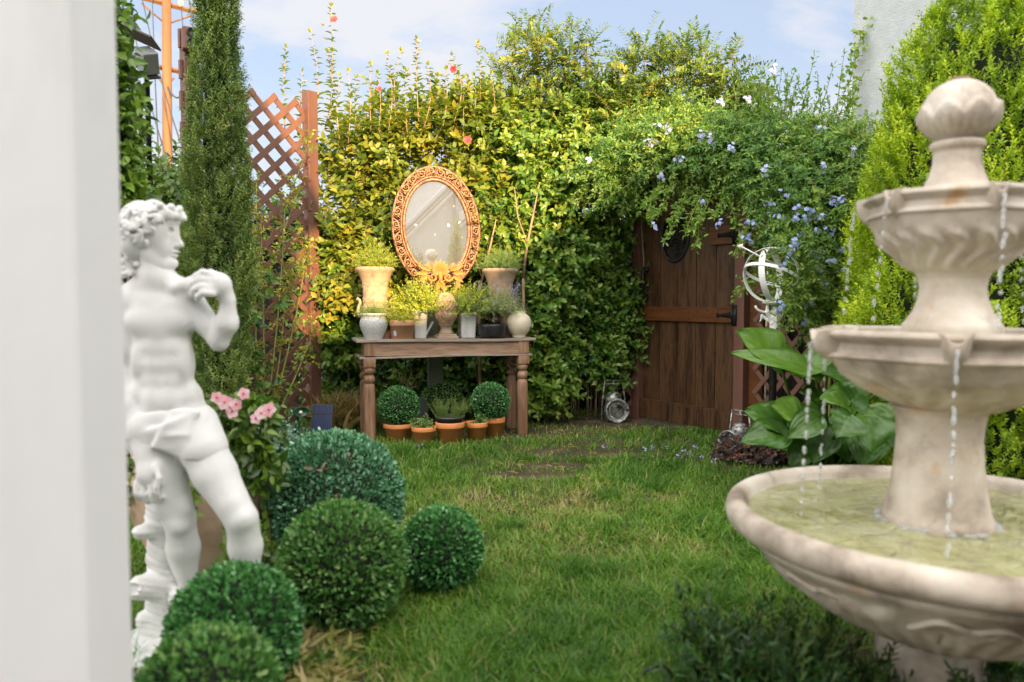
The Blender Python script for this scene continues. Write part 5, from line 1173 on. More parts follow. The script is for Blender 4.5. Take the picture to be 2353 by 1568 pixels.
for (bx, by), (tx_, ty_), w, Y in [((1790, 835), (1712, 752), .15, 4.35), ((1870, 860), (1700, 787), .085, 4.25), ((1850, 845), (1935, 815), .10, 4.3), ((1900, 850), (2010, 800), .11, 4.4), ((1840, 850), (1760, 800), .11, 4.45),
    ((1800, 980), (1722, 935), .11, 4.2), ((1835, 960), (1780, 925), .10, 4.15), ((1800, 1000), (1712, 1003), .11, 4.1), ((1880, 960), (1815, 1000), .085, 4.05), ((1880, 965), (1850, 930), .10, 4.2), ((1950, 930), (1900, 905), .10, 4.3), ((1960, 920), (1990, 885), .10, 4.2), ((1900, 985), (1870, 1060), .10, 4.1), ((1950, 960), (1930, 1000), .10, 4.0), ((1990, 960), (2015, 1040), .12, 4.05), ((2000, 940), (2040, 1000), .12, 4.2), ((1930, 1000), (1960, 1060), .11, 4.2), ((1860, 1010), (1820, 1070), .09, 4.15), ((1960, 870), (1900, 850), .09, 4.4), ((2020, 900), (2060, 870), .10, 4.3), ((1880, 920), (1850, 895), .08, 4.3), ((1900, 1000), (1850, 1000), .10, 4.2), ((1990, 1000), (1990, 1070), .11, 4.15), ((2060, 960), (2090, 1050), .11, 4.2)]:
    Y -= .45 if bx > 1930 else .1
    b0 = np.array(at(bx, by, Y)); t0 = np.array(at(tx_, ty_, Y-.07)); v = rng.random()*.7+.1
    bigleaf(ml, b0-cb_, t0-cb_, w, (random.uniform(-.3, .3), -.75, .75), v)
    root = np.array([random.uniform(-.1, .12), random.uniform(-.08, .1), 0]); e = b0-cb_; mid = root*.4+e*.6+np.array([(e[0]-root[0])*-.15, .02, .06])
    s_ = np.linspace(0, 1, 8)[:, None]; P = root*(1-s_)**2+2*mid*s_*(1-s_)+e*s_**2; ms.tube(P, np.linspace(.013, .007, 8), 7)
for k in range(16):
    a = random.uniform(0, 6.28); r_ = random.uniform(.08, .28); z = random.uniform(.10, .5); b0 = np.array([r_*.5*math.cos(a), .1+r_*.4*math.sin(a), z]); t0 = b0+np.array([math.cos(a)*.2, -.1+math.sin(a)*.1, random.uniform(-.1, .12)])
    bigleaf(ml, b0, t0, .09, (0, -.6, .8), rng.random()*.5); ms.tube([(b0[0]*.3, b0[1]*.3, 0), b0*np.array([.6, .6, .6]), b0], [.011, .010, .007], 6)
o = ml.build('foliage', L_calla, t); ms.build('stalks', noisy('calla_stalk', [(.06, .14, .02), (.10, .2, .03)], 8, .4, bstr=.1), t)

# ------------------------------------------------------------------ armillary sphere on a cherub
AY = 5.0; ac = at(1772, 632, AY); t = thing('armillary_sphere', 'white iron armillary sphere held up by a small cherub figure', 'armillary', (ac.x, AY, 0)); ra = 62*AY/1750
cz = ac.z
def band(mb, c, r_, w, th, M, n=56):
    V = []; F = []
    for i in range(n):
        a = 2*PI*i/n
        for rr, yy in ((r_, -w/2), (r_, w/2), (r_+th, w/2), (r_+th, -w/2)): V.append(M@Vector((rr*math.cos(a), yy, rr*math.sin(a)))+Vector(c))
    for i in range(n):
        a, b = i*4, ((i+1) % n)*4
        for k in range(4): F.append((a+k, a+(k+1) % 4, b+(k+1) % 4, b+k))
    mb.add([tuple(v) for v in V], F); return mb
Rz = lambda a: Matrix.Rotation(R(a), 3, 'Z'); Rx = lambda a: Matrix.Rotation(R(a), 3, 'X'); Ry = lambda a: Matrix.Rotation(R(a), 3, 'Y')
for w, M, k in ((.045, Rz(-38)@Rx(8), 1.0), (.022, Ry(20)@Rx(78), .98), (.040, Rz(52)@Rx(-6), .95)): band(MB(), (0, 0, cz), ra*k, w, .004, M).build('ring', M_whitemetal, t, smooth=False)
m_ = MB(); a_, b_ = Vector((-ra*1.12, -.02, cz+.06+.12)), Vector((ra*1.15, .02, cz-.02)); m_.tube([a_, b_], [.005, .005], 7); m_.prism([(a_.x-.03, a_.z+.01), (a_.x+.01, a_.z+.025), (a_.x+.01, a_.z-.015)], -.004, .004); m_.build('arrow', M_whitemetal, t)
ch = SDF((-.12, -.10, cz-ra-.40), (.12, .10, cz-ra+.05), .006); zt = cz-ra-.02
ch.chain([(.03, 0, zt-.30), (.035, 0, zt-.20), (.03, 0, zt-.13)], [.022, .032, .034], .02).ell((.03, 0, zt-.09), (.036, .03, .036), .02).ell((.03, -.01, zt-.035), (.026, .027, .030), .008)
for s_ in (-1, 1):
    ch.chain([(.03+s_*.03, 0, zt-.085), (.03+s_*.055, -.01, zt-.045), (.03+s_*.050, 0, zt+.0)], [.014, .012, .010], .01)
    ch.chain([(.03+s_*.018, 0, zt-.19), (.03+s_*.028, -.02, zt-.26), (.03+s_*.022, 0, zt-.33)], [.023, .019, .014], .012)
    ch.chain([(.03+s_*.035, .02, zt-.10), (.03+s_*.07, .04, zt-.07), (.03+s_*.085, .04, zt-.11)], [.014, .010, .005], .01)
ch.mesh().build('cherub', M_plaster, t)
m_ = MB().lathe([(.02, zt+.0), (.075, zt+.01), (.08, zt+.02), (.03, zt+.03)], 24, (.03, 0, 0)); P = [(.03+.09*math.cos(q)-.04, 0, zt+.045*math.sin(q)-.005) for q in np.linspace(PI, 2*PI, 10)]; m_.tube(P, [.008]*10, 7); m_.build('cup', M_whitemetal, t)
MB().lathe([(.08, 0), (.08, .05), (.04, .08), (.026, .2), (.024, zt-.38), (.045, zt-.35), (.045, zt-.33)], 24, (.03, .02, 0)).build('pedestal', M_iron, t)

# ------------------------------------------------------------------ flood light and panel at top left
p = at(338, 140, 4.6); t = thing('flood_light', 'grey box flood light among the leaves at top left', 'lamp', p, R(-35))
rot = Matrix.Rotation(R(32), 4, 'Y')@Matrix.Rotation(R(20), 4, 'X')
MB().box((0, 0, 0), (.12, .09, .13), rot).build('housing', noisy('grey_enamel', [(.16, .18, .17), (.22, .24, .22)], 6, .4, bstr=0), t, smooth=False, bevel=.008)
MB().box(rot@Vector((.045, 0, -.072)), (.09, .07, .008), rot).build('lens', M_black, t, smooth=False)
MB().tube([(-.05, .02, -.02), (-.18, .1, -.1), (-.25, .15, -p.z)], [.012, .015, .02], 8).build('bracket', M_iron, t)
p = at(312, 80, 4.6); t = thing('small_solar_panel', 'thin dark panel edge sticking out above the flood light', 'solar panel', p)
MB().box((0, 0, 0), (.26, .16, .010), Matrix.Rotation(R(24), 4, 'Y')@Matrix.Rotation(R(-12), 4, 'X')).build('panel', M_black, t, smooth=False)
MB().tube([(-.06, .02, .0), (-.16, .1, -.1), (-.2, .15, -p.z)], [.010, .012, .02], 8).build('bracket', M_iron, t)
# ------------------------------------------------------------------ fountain
FX, FY = 1.135, 1.975
t = thing('tiered_fountain', 'three tiered beige stone fountain with running water at the right', 'fountain', (FX, FY, 0))
t.rotation_euler = (0, R(.25), 0)
fz = lambda y, Y=FY: CH+(692-y)/1750*Y
q = FY/1750
def arc(p): return p
def smoothprof(P, k=4):
    P = np.array(P, float); o = []
    for i in range(len(P)-1):
        for j in range(k): o.append(P[i]+(P[i+1]-P[i])*j/k)
    o.append(P[-1]); return [tuple(a) for a in o]
# basin with a thick rounded lip, a scalloped leaf pattern underneath
RB = .552; zr = .555
lip = [(RB-.055+.030*math.cos(a)+.028, zr-.034+.036*math.sin(a)) for a in np.linspace(PI*.95, -.55*PI, 16)]
bprof = [(0, .235), (.14, .235), (.155, .245), (.20, .262), (.30, .310), (.38, .365), (.44, .412), (.482, .445), (.492, .452), (.498, .462), (.495, .468), (.503, .472), (.515, .482)]
inner = [(.0, .46), (.30, .462), (.44, .475), (.475, .500)]
prof = smoothprof(bprof, 4)+lip[::-1]+smoothprof(inner[::-1], 2)
def md(r, z, T):
    ph = (T*9/2/PI) % 1; edge = .335+.075*np.abs(np.sin(ph*PI))**.7+.012*np.cos(ph*PI*6)
    m_ = (r > .16)*(r < .49)*(z < .452); h = np.clip((edge-z)/.006, 0, 1)
    rib = .004*np.cos(ph*2*PI*5)*np.clip((edge-z)/.03, 0, 1)*(r < .42)
    rim = np.exp(-((z-edge)/.007)**2)*.008
    return r+m_*(.015*h+rim*1.4+rib*1.5), z-m_*.010*h
MB().lathe(prof, 300, mod=md).build('basin', M_stone, t)
def bead(prof_, th_, zz_, off, name, par, r_=.006):
    bz = np.array([p[1] for p in prof_]); br = np.array([p[0] for p in prof_]); rr_ = np.interp(zz_, bz, br)+off
    V = [(rr_[i]*math.cos(th_[i]), rr_[i]*math.sin(th_[i]), zz_[i]) for i in range(len(th_))]
    MB().tube(V, [r_]*len(V), 8).build(name, M_stone, par)
th_ = np.linspace(0, 2*PI, 420); ph_ = (th_*8/2/PI) % 1
bead(bprof, th_, .345+.070*np.abs(np.sin(ph_*PI))**.6+.012*np.cos(ph_*PI*6), .012, 'leaf_edge', t, .0075)
mb = MB(); n = 120; rr = np.linspace(0, .492, 40); th = np.linspace(0, 2*PI, n, endpoint=False)
Rr, Tt = np.meshgrid(rr, th, indexing='ij'); Xw, Yw = Rr*np.cos(Tt), Rr*np.sin(Tt)
zw = .522+.0022*np.sin(Rr*95-Tt*2)*np.exp(-((Rr-.2)/.2)**2)+.0015*np.sin(Xw*60+Yw*30)+.0012*np.sin(Yw*85-Xw*22)
i = np.arange(39)[:, None]; j = np.arange(n)[None]; mb.add(np.stack([Xw, Yw, zw], -1), [np.stack([i*n+j, (i+1)*n+j, (i+1)*n+(j+1) % n, i*n+(j+1) % n], -1).reshape(-1, 4)])
mb.build('water_surface', M_water, t)
MB().lathe([(.17, 0), (.18, .02), (.18, .05), (.148, .07), (.134, .09), (.130, .20), (.134, .24)], 64, (-.03, 0, 0)).build('pedestal', M_stone, t)
def hexmod(rot, amp=.07, zlo=0, zhi=9):
    def f(r, z, T):
        a = (T+rot) % (PI/3)-PI/6; hexr = math.cos(PI/6)/np.cos(a)            # 1 at corners, .87 mid side
        w = np.clip((z-zlo)/(zhi-zlo), 0, 1)**1.0
        rel = .009*np.cos((T+rot)*18+2*np.sin(z*70))*np.clip((zhi-z)/.05, 0, 1)*np.clip((z-zlo)/.03, 0, 1)*np.clip((zlo+(zhi-zlo)*.72-z)/.01, 0, 1)
        return r*(1-w*(1-(.35*1+.65*hexr)))+rel, z
    return f
def tier(R0, z_top, z_bot, r_bot, rot, band, name):
    h = z_top-z_bot
    prof = [(r_bot, z_bot), (r_bot*1.25, z_bot+h*.07), (R0*.62, z_bot+h*.24), (R0*.80, z_bot+h*.42), (R0*.885, z_top-band-.012), (R0*.91, z_top-band), (R0*.955, z_top-band+.006), (R0*.95, z_top-band*.82), (R0*.915, z_top-band*.76), (R0*.912, z_top-band*.42), (R0*.955, z_top-band*.34), (R0*.985, z_top-band*.26), (R0, z_top-.012), (R0*.985, z_top-.002), (R0*.95, z_top), (R0*.88, z_top-.004), (R0*.85, z_top-.03), (R0*.5, z_top-.05), (0, z_top-.05)]
    b = MB().lathe(smoothprof(prof, 4), 240, mod=hexmod(rot, zlo=z_bot, zhi=z_top-band)).build(name, M_stone, t)
    mb = MB(); V = MB()
    for k in range(6):
        a = -rot+k*PI/3; c, s_ = math.cos(a), math.sin(a); M = Matrix.Rotation(a, 4, 'Z')
        # V shaped spout: a notch block projecting over the rim
        w = R0*.115; x0, x1 = R0*.80, R0*1.045
        sec = lambda x, tpr, dz: [(x, -w*tpr, z_top+.004+dz), (x, -w*.25*tpr, z_top-.018+dz), (x, w*.25*tpr, z_top-.018+dz), (x, w*tpr, z_top+.004+dz), (x, w*.62*tpr, z_top-band*.75), (x, 0, z_top-band*1.12), (x, -w*.62*tpr, z_top-band*.75)]
        S_ = sec(x0, 1.0, 0)+sec((x0+x1)/2, .95, 0)+sec(x1, .62, -.004)
        S_[14+5] = (x1-.01, 0, z_top-band*.80); S_[14+4] = (x1-.004, w*.4, z_top-band*.6); S_[14+6] = (x1-.004, -w*.4, z_top-band*.6)
        F = []
        for i_ in range(2):
            for j_ in range(7): F.append((i_*7+j_, i_*7+(j_+1) % 7, (i_+1)*7+(j_+1) % 7, (i_+1)*7+j_))
        F.append(list(range(14, 21))); F.append(list(range(6, -1, -1)))
        m_ = MB().add([tuple(M@Vector(v)) for v in S_], F); o = m_.build('spout', M_stone, b, smooth=True, bevel=.004)
    wt = MB().lathe([(R0*.86, z_top-.022), (0, z_top-.021)], 40, cap=False).build('water', M_water, b)
rot2 = R(90-29.5+30); rot1 = R(90-6)
zc2 = fz(757); zc1 = fz(450)
tier(.348, zc2, fz(938), .118, R(118), .075, 'large_bowl')
tier(.228, zc1, fz(628), .088, R(97), .062, 'small_bowl')
MB().lathe(smoothprof([(.134, .50), (.133, .535), (.126, .55), (.121, .57), (.112, .62), (.105, .68), (.101, .74), (.104, .79), (.110, .815), (.120, .825), (.120, fz(935))], 3), 72, (-.022, 0, 0)).build('lower_column', M_stone, t)
MB().lathe(smoothprof([(.116, zc2-.03), (.117, fz(748)), (.106, fz(735)), (.091, fz(715)), (.080, fz(685)), (.077, fz(660)), (.081, fz(640)), (.087, fz(632)), (.087, fz(622))], 3), 72).build('middle_column', M_stone, t)
MB().lathe(smoothprof([(.092, zc1-.03), (.088, fz(440)), (.075, fz(430)), (.063, fz(405)), (.056, fz(380)), (.055, fz(352)), (.062, fz(347)), (.065, fz(338)), (.061, fz(332)), (.048, fz(328))], 3), 72).build('upper_column', M_stone, t)
zf = fz(264); rf = .086
def md(r, z, T):
    u = (z-zf)/rf; lf = np.clip((.10+.42*np.abs(np.cos(T*4))-u-.28)/.12, 0, 1)
    return r*(1+.06*lf+.09*lf*np.abs(np.cos(T*12))**.7), z
MB().lathe([(.05, zf-rf*.84)]+[(rf*math.sin(a), zf-rf*.94*math.cos(a)) for a in np.linspace(.56, PI-.24, 44)]+[(.022, zf+rf*.93), (.0, zf+rf*.94)], 120, mod=md).build('ball_finial', M_stone, t)
MB().lathe([(.026, zf+rf*.90), (.024, zf+rf*.975), (.0, zf+rf*.985)], 20).build('finial_cap', M_urn2, t)
# falling water: strings of drops from the spouts
def stream(x, y, z0, z1, r0, seed, drift=0.0):
    r = np.random.default_rng(seed); mb = MB(); n = int((z0-z1)/.010)
    P = []; zz = z0; k = 0
    while zz > z1:
        f = (z0-zz)/(z0-z1); P.append((x+drift*f+r.normal()*.0015, y+r.normal()*.0015, zz)); zz -= .008
    cut = int(len(P)*.14); m_ = MB()
    if cut > 3: m_.tube(P[:cut], [r0*(.6+.5*abs(math.sin(i*.9+seed))) for i in range(cut)], 8)
    i = cut
    while i < len(P): m_.ball(P[i], (r0*r.uniform(.6, 1.5), r0*r.uniform(.6, 1.5), r0*r.uniform(1, 3.0)), 10, 8); i += int(r.integers(1, 6))
    o_ = m_.build('water_stream', M_drop, t); o_['kind'] = 'stuff'; return o_
for k in range(6):
    a = -R(118)+k*PI/3; x, y = .368*math.cos(a), .368*math.sin(a); stream(x, y, zc2-.035, .525, .0044, k+1, .015*math.cos(a))
    a = -R(97)+k*PI/3; x, y = .244*math.cos(a), .244*math.sin(a); stream(x, y, zc1-.03, zc2-.01, .0038, k+20, .03*math.cos(a))
# foam where it lands
mb = MB()
for k in range(34):
    a = random.random()*6.28; mb.ball((-.022+.138*math.cos(a), .138*math.sin(a), .524), (random.uniform(.006, .02), random.uniform(.006, .02), random.uniform(.003, .010)), 8, 6)
mb.build('foam', M_drop, t)['kind'] = 'stuff'

# low shrubs in front of the fountain
for px, py, Y, r_, lab in [(1690, 1400, 2.05, .15, 'dark green feathery shrub at the bottom, left of the fountain pedestal'), (1850, 1425, 1.95, .15, 'dark shrub beside the fountain pedestal, partly under the basin'), (1945, 1530, 1.85, .08, 'low dark shrub touching the fountain pedestal'), (2310, 1500, 1.9, .14, 'dark shrub right of the fountain pedestal')]:
    c = np.array([X(px, Y), Y, 0]); t2 = thing('low_shrub', lab, 'shrub', c)
    ml, ms = MB(), MB(); n = 110; d = rdir(n)*np.array([.8, .7, .4])+np.array([0, 0, .9]); P = rng.normal(size=(n, 3))*np.array([r_*.36, r_*.36, 0]); 
    h_ = Z(py, Y)+.03; twigs(ml, ms, P+nrm(d)*(h_*.5*rng.random(n))[:, None], d, h_*.50*(.6+.7*rng.random(n)), 22, .036, .011, spread=.75, droop=0, v=.0+.45*rng.random(n), T=T6, F=F6, curl=-.1)
    ml.build('foliage', L_low, t2); ms.build('stems', M_gtwig, t2)
c = at(1510, 1568, 2.1); P = [(-.048+.0, 0, -.12), (-.047, 0, .0), (-.035, 0, .032), (0, 0, .050), (.035, .01, .032), (.05, .01, -.0), (.055, .01, -.12)]
Pp = np.array(P); ss = np.linspace(0, 6, 40); Pq = np.stack([np.interp(ss, range(7), Pp[:, a]) for a in range(3)], 1)
for _ in range(3): Pq[1:-1] = (Pq[:-2]+Pq[1:-1]*2+Pq[2:])/4
o = MB().tube(Pq, [.0048]*40, 8).build('irrigation_hose', M_black); o.location = (c.x, c.y, max(c.z, .02)); tag(o, 'black hose loop arching out of the grass at the bottom edge', 'hose')

# ------------------------------------------------------------------ big urn with impatiens behind the statue
UY = 2.95; uz = lambda y: CH+(692-y)/1750*UY
c = Vector((X(448, UY), UY, 0)); t = thing('garden_urn', 'large round clay urn behind the statue with trailing leaves', 'urn', c); s = UY/1750
MB().lathe(smoothprof([(.12, 0), (.13, .01), (.15, .05), (.19, .15), (.235, .26), (.262, .38), (.262, .41), (.268, .415), (.268, .43), (.262, .435), (.24, .50), (.20, .545), (.16, .57), (.135, .58), (.14, .60), (.165, .615), (.165, .625), (.14, .625), (.12, .58), (0, .57)], 3), 72).build('body', noisy('brown_clay', [(.40, .27, .18), (.54, .38, .27), (.62, .47, .35)], 7, .85, bstr=.5, bscale=50), t)
for sx in (-1, 1): MB().tube([(sx*.20, -.06, .53), (sx*.24, -.08, .57), (sx*.22, -.08, .61), (sx*.17, -.06, .60)], [.018, .02, .02, .016], 10).build('handle', M_urn2, t)
ml, ms = MB(), MB()
for (x0, z0), (x1, z1), (x2, z2) in [((-.12, .6), (-.24, .5), (-.25, .30)), ((.02, .62), (.10, .45), (.06, .22)), ((.10, .60), (.22, .40), (.17, .10)), ((-.1, .6), (-.16, .4), (-.26, .2)), ((.15, .6), (.29, .5), (.30, .12)), ((-.02, .6), (.0, .42), (-.04, .3)), ((.08, .60), (.13, .35), (.02, .10))]:
    n = 16; s_ = np.linspace(0, 1, n)[:, None]
    f = lambda x, z: np.array([x, -math.sqrt(max(.0, .285**2-x*x)) if abs(x) < .28 else -.06, z]); A, B, Cc = f(x0, z0), f(x1, z1), f(x2, z2)
    P = A*(1-s_)**2+2*B*s_*(1-s_)+Cc*s_**2; ms.tube(P, [.003]*n, 5); leaves(ml, np.repeat(P, 2, 0), rdir(2*n)+np.array([0, -.3, -.3]), .042, .026, rdir(2*n)*.4+np.array([0, -1, .4]), None)
ml.build('trailing_leaves', L_dark, t); ms.build('vines', M_gtwig, t)
c2 = Vector((X(545, 2.85), 2.85, 0)); t = thing('impatiens_plant', 'leafy impatiens with pale pink flowers beside the statue hip', 'flowering plant', c2)
ml, ms = MB(), MB(); n = 110; P = rdir(n)*np.array([.11, .08, .085])+np.array([-.0, 0, .625]); twigs(ml, ms, P, rdir(n)+np.array([.1, -.3, .4]), .06, 6, .058, .028, v=.2+.6*rng.random(n), spread=.9)
n = 40; P = rdir(n)*np.array([.12, .06, .10])+np.array([.03, 0, .50]); twigs(ml, ms, P, rdir(n)+np.array([.1, -.3, -.1]), .06, 6, .06, .030, v=.2+.5*rng.random(n), spread=.9)
ms.tube([(0, .02, .0), (.0, .0, .35), (0, 0, .6)], [.014, .012, .01], 7)
ml.build('foliage', L_dark, t); ms.build('stems', M_gtwig, t)
for px, py, r_ in [(516, 925, .030), (534, 946, .028), (560, 905, .024), (600, 950, .027), (618, 942, .029), (588, 962, .023), (498, 914, .024), (542, 930, .024), (528, 935, .02)]:
    p = np.array(at(px, py, 2.72)); b0 = np.array(c2); d = nrm(np.array([random.uniform(-.3, .4), -1, .35])); a = nrm(np.cross(d, [.1, .2, 1.])); b = np.cross(d, a); th = np.arange(5)*1.2566+random.random(); mb = MB()
    leaves(mb, np.tile(p-b0, (5, 1)), np.cos(th)[:, None]*a+np.sin(th)[:, None]*b, r_, r_*1.0, np.tile(d, (5, 1)), rng.random(5), T6, F6); mb.build('flower', P_pink, t)
    MB().ball(p-b0+d*.003, .004, 8, 6).build('flower_eye', P_red, t)
MB().tube([Vector((X(598, 2.9), 2.9, .0))-c2, Vector((X(598, 2.9), 2.9, .02))-c2], [.001, .001], 4).build('stem', M_gtwig, t)
p = gnd(594, 1030); mb = MB(); leaves(mb, rng.normal(size=(6, 3))*.02, rdir(6)*np.array([1, 1, .3]), .04, .03, None, .3, T6, F6); o = mb.build('fallen_leaf', P_pale); o.location = p+Vector((0, 0, .03)); tag(o, 'orange yellow fallen leaves at the foot of the rose canes', 'leaves')

# ------------------------------------------------------------------ the statue: a generic classical youth in white plaster
SY = 2.36; sc = SY/1750.
SX = X(353, SY); st = thing('garden_statue', 'white plaster classical male figure leaning beside a tree stump, by the pillar', 'statue', (SX, SY, 0))
def J(x, y, d=0): return np.array([(x-345)*sc, d, CH+(692-y)*sc])
g = SDF((-.26, -.24, -.01), (.40, .22, 1.46), .0052)
px_ = sc
def c_(pts, rads, k=.015): g.chain([J(*p) for p in pts], [r*px_*.93 for r in rads], k)
def e_(p, r, k=.015, rot=None, op='add'): g.ell(J(*p), tuple(q*px_*.95 for q in r), k, op, rot)
# torso
e_((365, 745, .0), (76, 50, 74), .03); e_((372, 835, .0), (62, 42, 80), .03); e_((380, 925, .0), (74, 48, 62), .03)
e_((330, 700, .0), (60, 38, 34), .03); e_((415, 700, .0), (50, 36, 34), .03)
c_([(345, 672, .015), (348, 640, .008), (352, 600, .0)], [46, 36, 36], .03)     # neck
c_([(352, 640, .0), (300, 668, .0)], [22, 24], .035); c_([(360, 640, .0), (420, 662, .0)], [22, 24], .035)
e_((333, 738, -.034), (44, 22, 31), .018); e_((414, 738, -.029), (38, 22, 30), .018)      # pectorals
for s_, x in ((-1, 352), (1, 396)):
    for y, w in ((800, 21), (836, 20), (874, 20)): e_((x, y, -.034), (w, 15, 18), .026)
    e_((x-s_*2, 918, -.042), (24, 18, 32), .018)
e_((316, 830, -.020), (15, 24, 48), .028); e_((425, 835, -.016), (13, 24, 46), .028)
e_((314, 905, -.015), (18, 28, 32), .028); e_((436, 912, -.012), (16, 28, 30), .028)
g.ell(J(372, 893, -.078), (.006, .008, .008), .008, 'sub')
# hanging arm
c_([(290, 690, .0), (282, 740, .005)], [34, 29], .02); c_([(284, 720, .005), (286, 800, .01), (292, 868, .0)], [30, 28, 22], .015)
c_([(290, 868, .0), (298, 930, -.03), (335, 1035, -.065)], [23, 25, 15], .012); e_((286, 790, -.012), (22, 24, 45), .014)
# hand on the hanging arm: palm and five separate fingers
pal = J(348, 1072, -.075); g.chain([J(335, 1035, -.065), J(350, 1085, -.08)], [.021, .026], .012); g.ell(J(350, 1080, -.082), (.032, .020, .034), .012)
for i, (dx, L1, L2, L3, cv) in enumerate([(-22, 24, 17, 12, 0), (-8, 28, 20, 13, 2), (8, 27, 19, 13, 3), (22, 22, 15, 11, 5)]):
    b0 = J(350+dx, 1096, -.086); b1 = J(352+dx+cv, 1096+L1, -.100); b2 = J(355+dx*.9+cv, 1096+L1+L2*.8, -.092); b3 = J(357+dx*.85+cv, 1094+L1+L2*.8+L3*.6, -.080)
    g.chain([b0, b1, b2, b3], [.0105, .0092, .0082, .007], .0035)
g.chain([J(372, 1062, -.085), J(384, 1084, -.100), J(380, 1106, -.108)], [.012, .010, .008], .005)
# raised arm: upper arm out and down, forearm up, hand by the shoulder
c_([(432, 700, .0), (470, 745, -.01)], [32, 27], .02); c_([(455, 725, -.005), (496, 778, -.015)], [28, 24], .015)
c_([(498, 778, -.015), (522, 742, -.03), (528, 690, -.04)], [26, 27, 17], .012); e_((500, 790, -.015), (20, 18, 18), .012)
g.chain([J(528, 690, -.04), J(520, 662, -.05)], [.022, .027], .010); g.ell(J(512, 652, -.055), (.038, .026, .034), .012)
for i, (y, L) in enumerate([(634, 30), (648, 34), (662, 32), (675, 25)]):
    a0 = J(506, y+1, -.060-.006*i); a1 = J(506-L*.75, y-7+i*2, -.078-.004*i); a2 = J(506-L*1.35, y+2+i*2, -.074-.003*i); a3 = J(506-L*1.6, y+13+i, -.062)
    g.chain([a0, a1, a2, a3], [.0120, .0108, .0095, .008], .0035)
g.chain([J(515, 640, -.05), J(492, 628, -.045), J(468, 632, -.045)], [.014, .0115, .009], .005)
# folded cloth held at the shoulder
g.chain([J(380, 648, .0), J(410, 662, -.03), J(440, 655, -.045), J(466, 640, -.05)], [.022, .020, .019, .018], .012)
g.chain([J(395, 660, .0), J(425, 680, -.02), J(462, 672, -.045)], [.018, .020, .016], .015)
# legs
c_([(338, 985, .0), (362, 1085, -.005)], [62, 52], .03); c_([(362, 1085, -.005), (398, 1195, -.012)], [52, 38], .018)
e_((352, 1050, -.035), (38, 34, 80), .018); e_((372, 1160, -.035), (26, 20, 34), .014); e_((414, 1168, -.03), (22, 20, 28), .014)
e_((408, 1208, -.046), (19, 14, 19), .014); c_([(398, 1200, -.01), (398, 1270, .012), (404, 1380, .02)], [36, 39, 20], .015); e_((378, 1280, .03), (26, 28, 60), .018)
c_([(404, 1380, .02), (406, 1430, .02)], [20, 21], .012); c_([(404, 1440, .03), (416, 1470, -.10)], [22, 17], .012); e_((412, 1462, -.07), (26, 50, 16), .012)
c_([(428, 985, .0), (490, 1085, -.04)], [60, 52], .03); c_([(490, 1085, -.04), (560, 1180, -.085)], [52, 38], .018)
e_((470, 1040, -.045), (42, 34, 66), .018, Matrix.Rotation(R(-35), 3, 'Y')); e_((540, 1150, -.095), (30, 22, 32), .014)
e_((576, 1176, -.114), (18, 14, 20), .014); c_([(562, 1182, -.085), (562, 1250, -.06), (566, 1360, -.05)], [37, 40, 22], .015); e_((548, 1262, -.035), (26, 26, 56), .018)
c_([(566, 1360, -.05), (572, 1420, -.06)], [21, 20], .012); c_([(566, 1425, -.05), (590, 1462, -.16)], [22, 16], .012); e_((582, 1452, -.13), (24, 46, 15), .012)
# head: profile looking right, a little towards the lens
hd_ = SDF((-.17, -.16, 1.08), (.17, .16, 1.46), .0034)
def he(p, r, k=.008, op='add', rot=None): hd_.ell(J(*p), tuple(q*px_ for q in r), k, op, rot)
def hc(pts, rads, k=.008, op='add'): hd_.chain([J(*p) for p in pts], [r*px_ for r in rads], k, op)
he((345, 528, .0), (60, 46, 58), .01); he((366, 548, .0), (38, 38, 50), .015); hc([(352, 588, .0), (352, 642, .006)], [33, 35], .02)
hc([(338, 582, -.03), (380, 606, -.014)], [11, 12], .022); hc([(338, 582, .03), (380, 606, .014)], [11, 12], .022); hc([(372, 600, 0), (388, 606, 0)], [16, 13], .015)
he((394, 606, 0), (9, 11, 8), .008)                                             # chin
hc([(396, 524, 0), (400, 540, 0), (410, 562, 0)], [7, 6, 7], .008); he((410, 564, 0), (8, 7.5, 6), .006); he((402, 566, -.010), (6, 5, 5), .004); he((402, 566, .010), (6, 5, 5), .004)   # nose
hc([(392, 514, -.030), (401, 511, -.008)], [6.5, 6], .010); hc([(392, 514, .030), (401, 511, .008)], [6.5, 6], .010); he((396, 500, 0), (10, 30, 16), .014)    # brow
for s_ in (-1, 1):
    he((393, 533, s_*.023), (9, 8, 7), .007, 'sub'); he((388, 533, s_*.021), (8.5, 8, 7.5), .004); hc([(393, 527, s_*.012), (388, 528, s_*.030)], [3, 2.5], .003); hc([(393, 538, s_*.012), (388, 538, s_*.030)], [2.2, 2], .003)
he((399, 580, 0), (9, 13, 4.2), .004); he((397, 588.5, 0), (8, 11, 4.5), .004); he((404, 584, 0), (8, 14, 1.6), .003, 'sub'); he((380, 570, -.024), (16, 12, 22), .014); he((380, 570, .024), (16, 12, 22), .014)
hd_.mesh().build('head', M_plaster, st).modifiers.new('smooth', 'SMOOTH').iterations = 2
hr = SDF((-.17, -.16, 1.10), (.17, .16, 1.46), .0036)
hr.ell(J(340, 524, 0), (.078, .068, .071), .01); hr.ell(J(318, 560, 0), (.055, .066, .06), .02); hr.ell(J(392, 500, 0), (.028, .056, .022), .01)
r0 = np.random.default_rng(3)
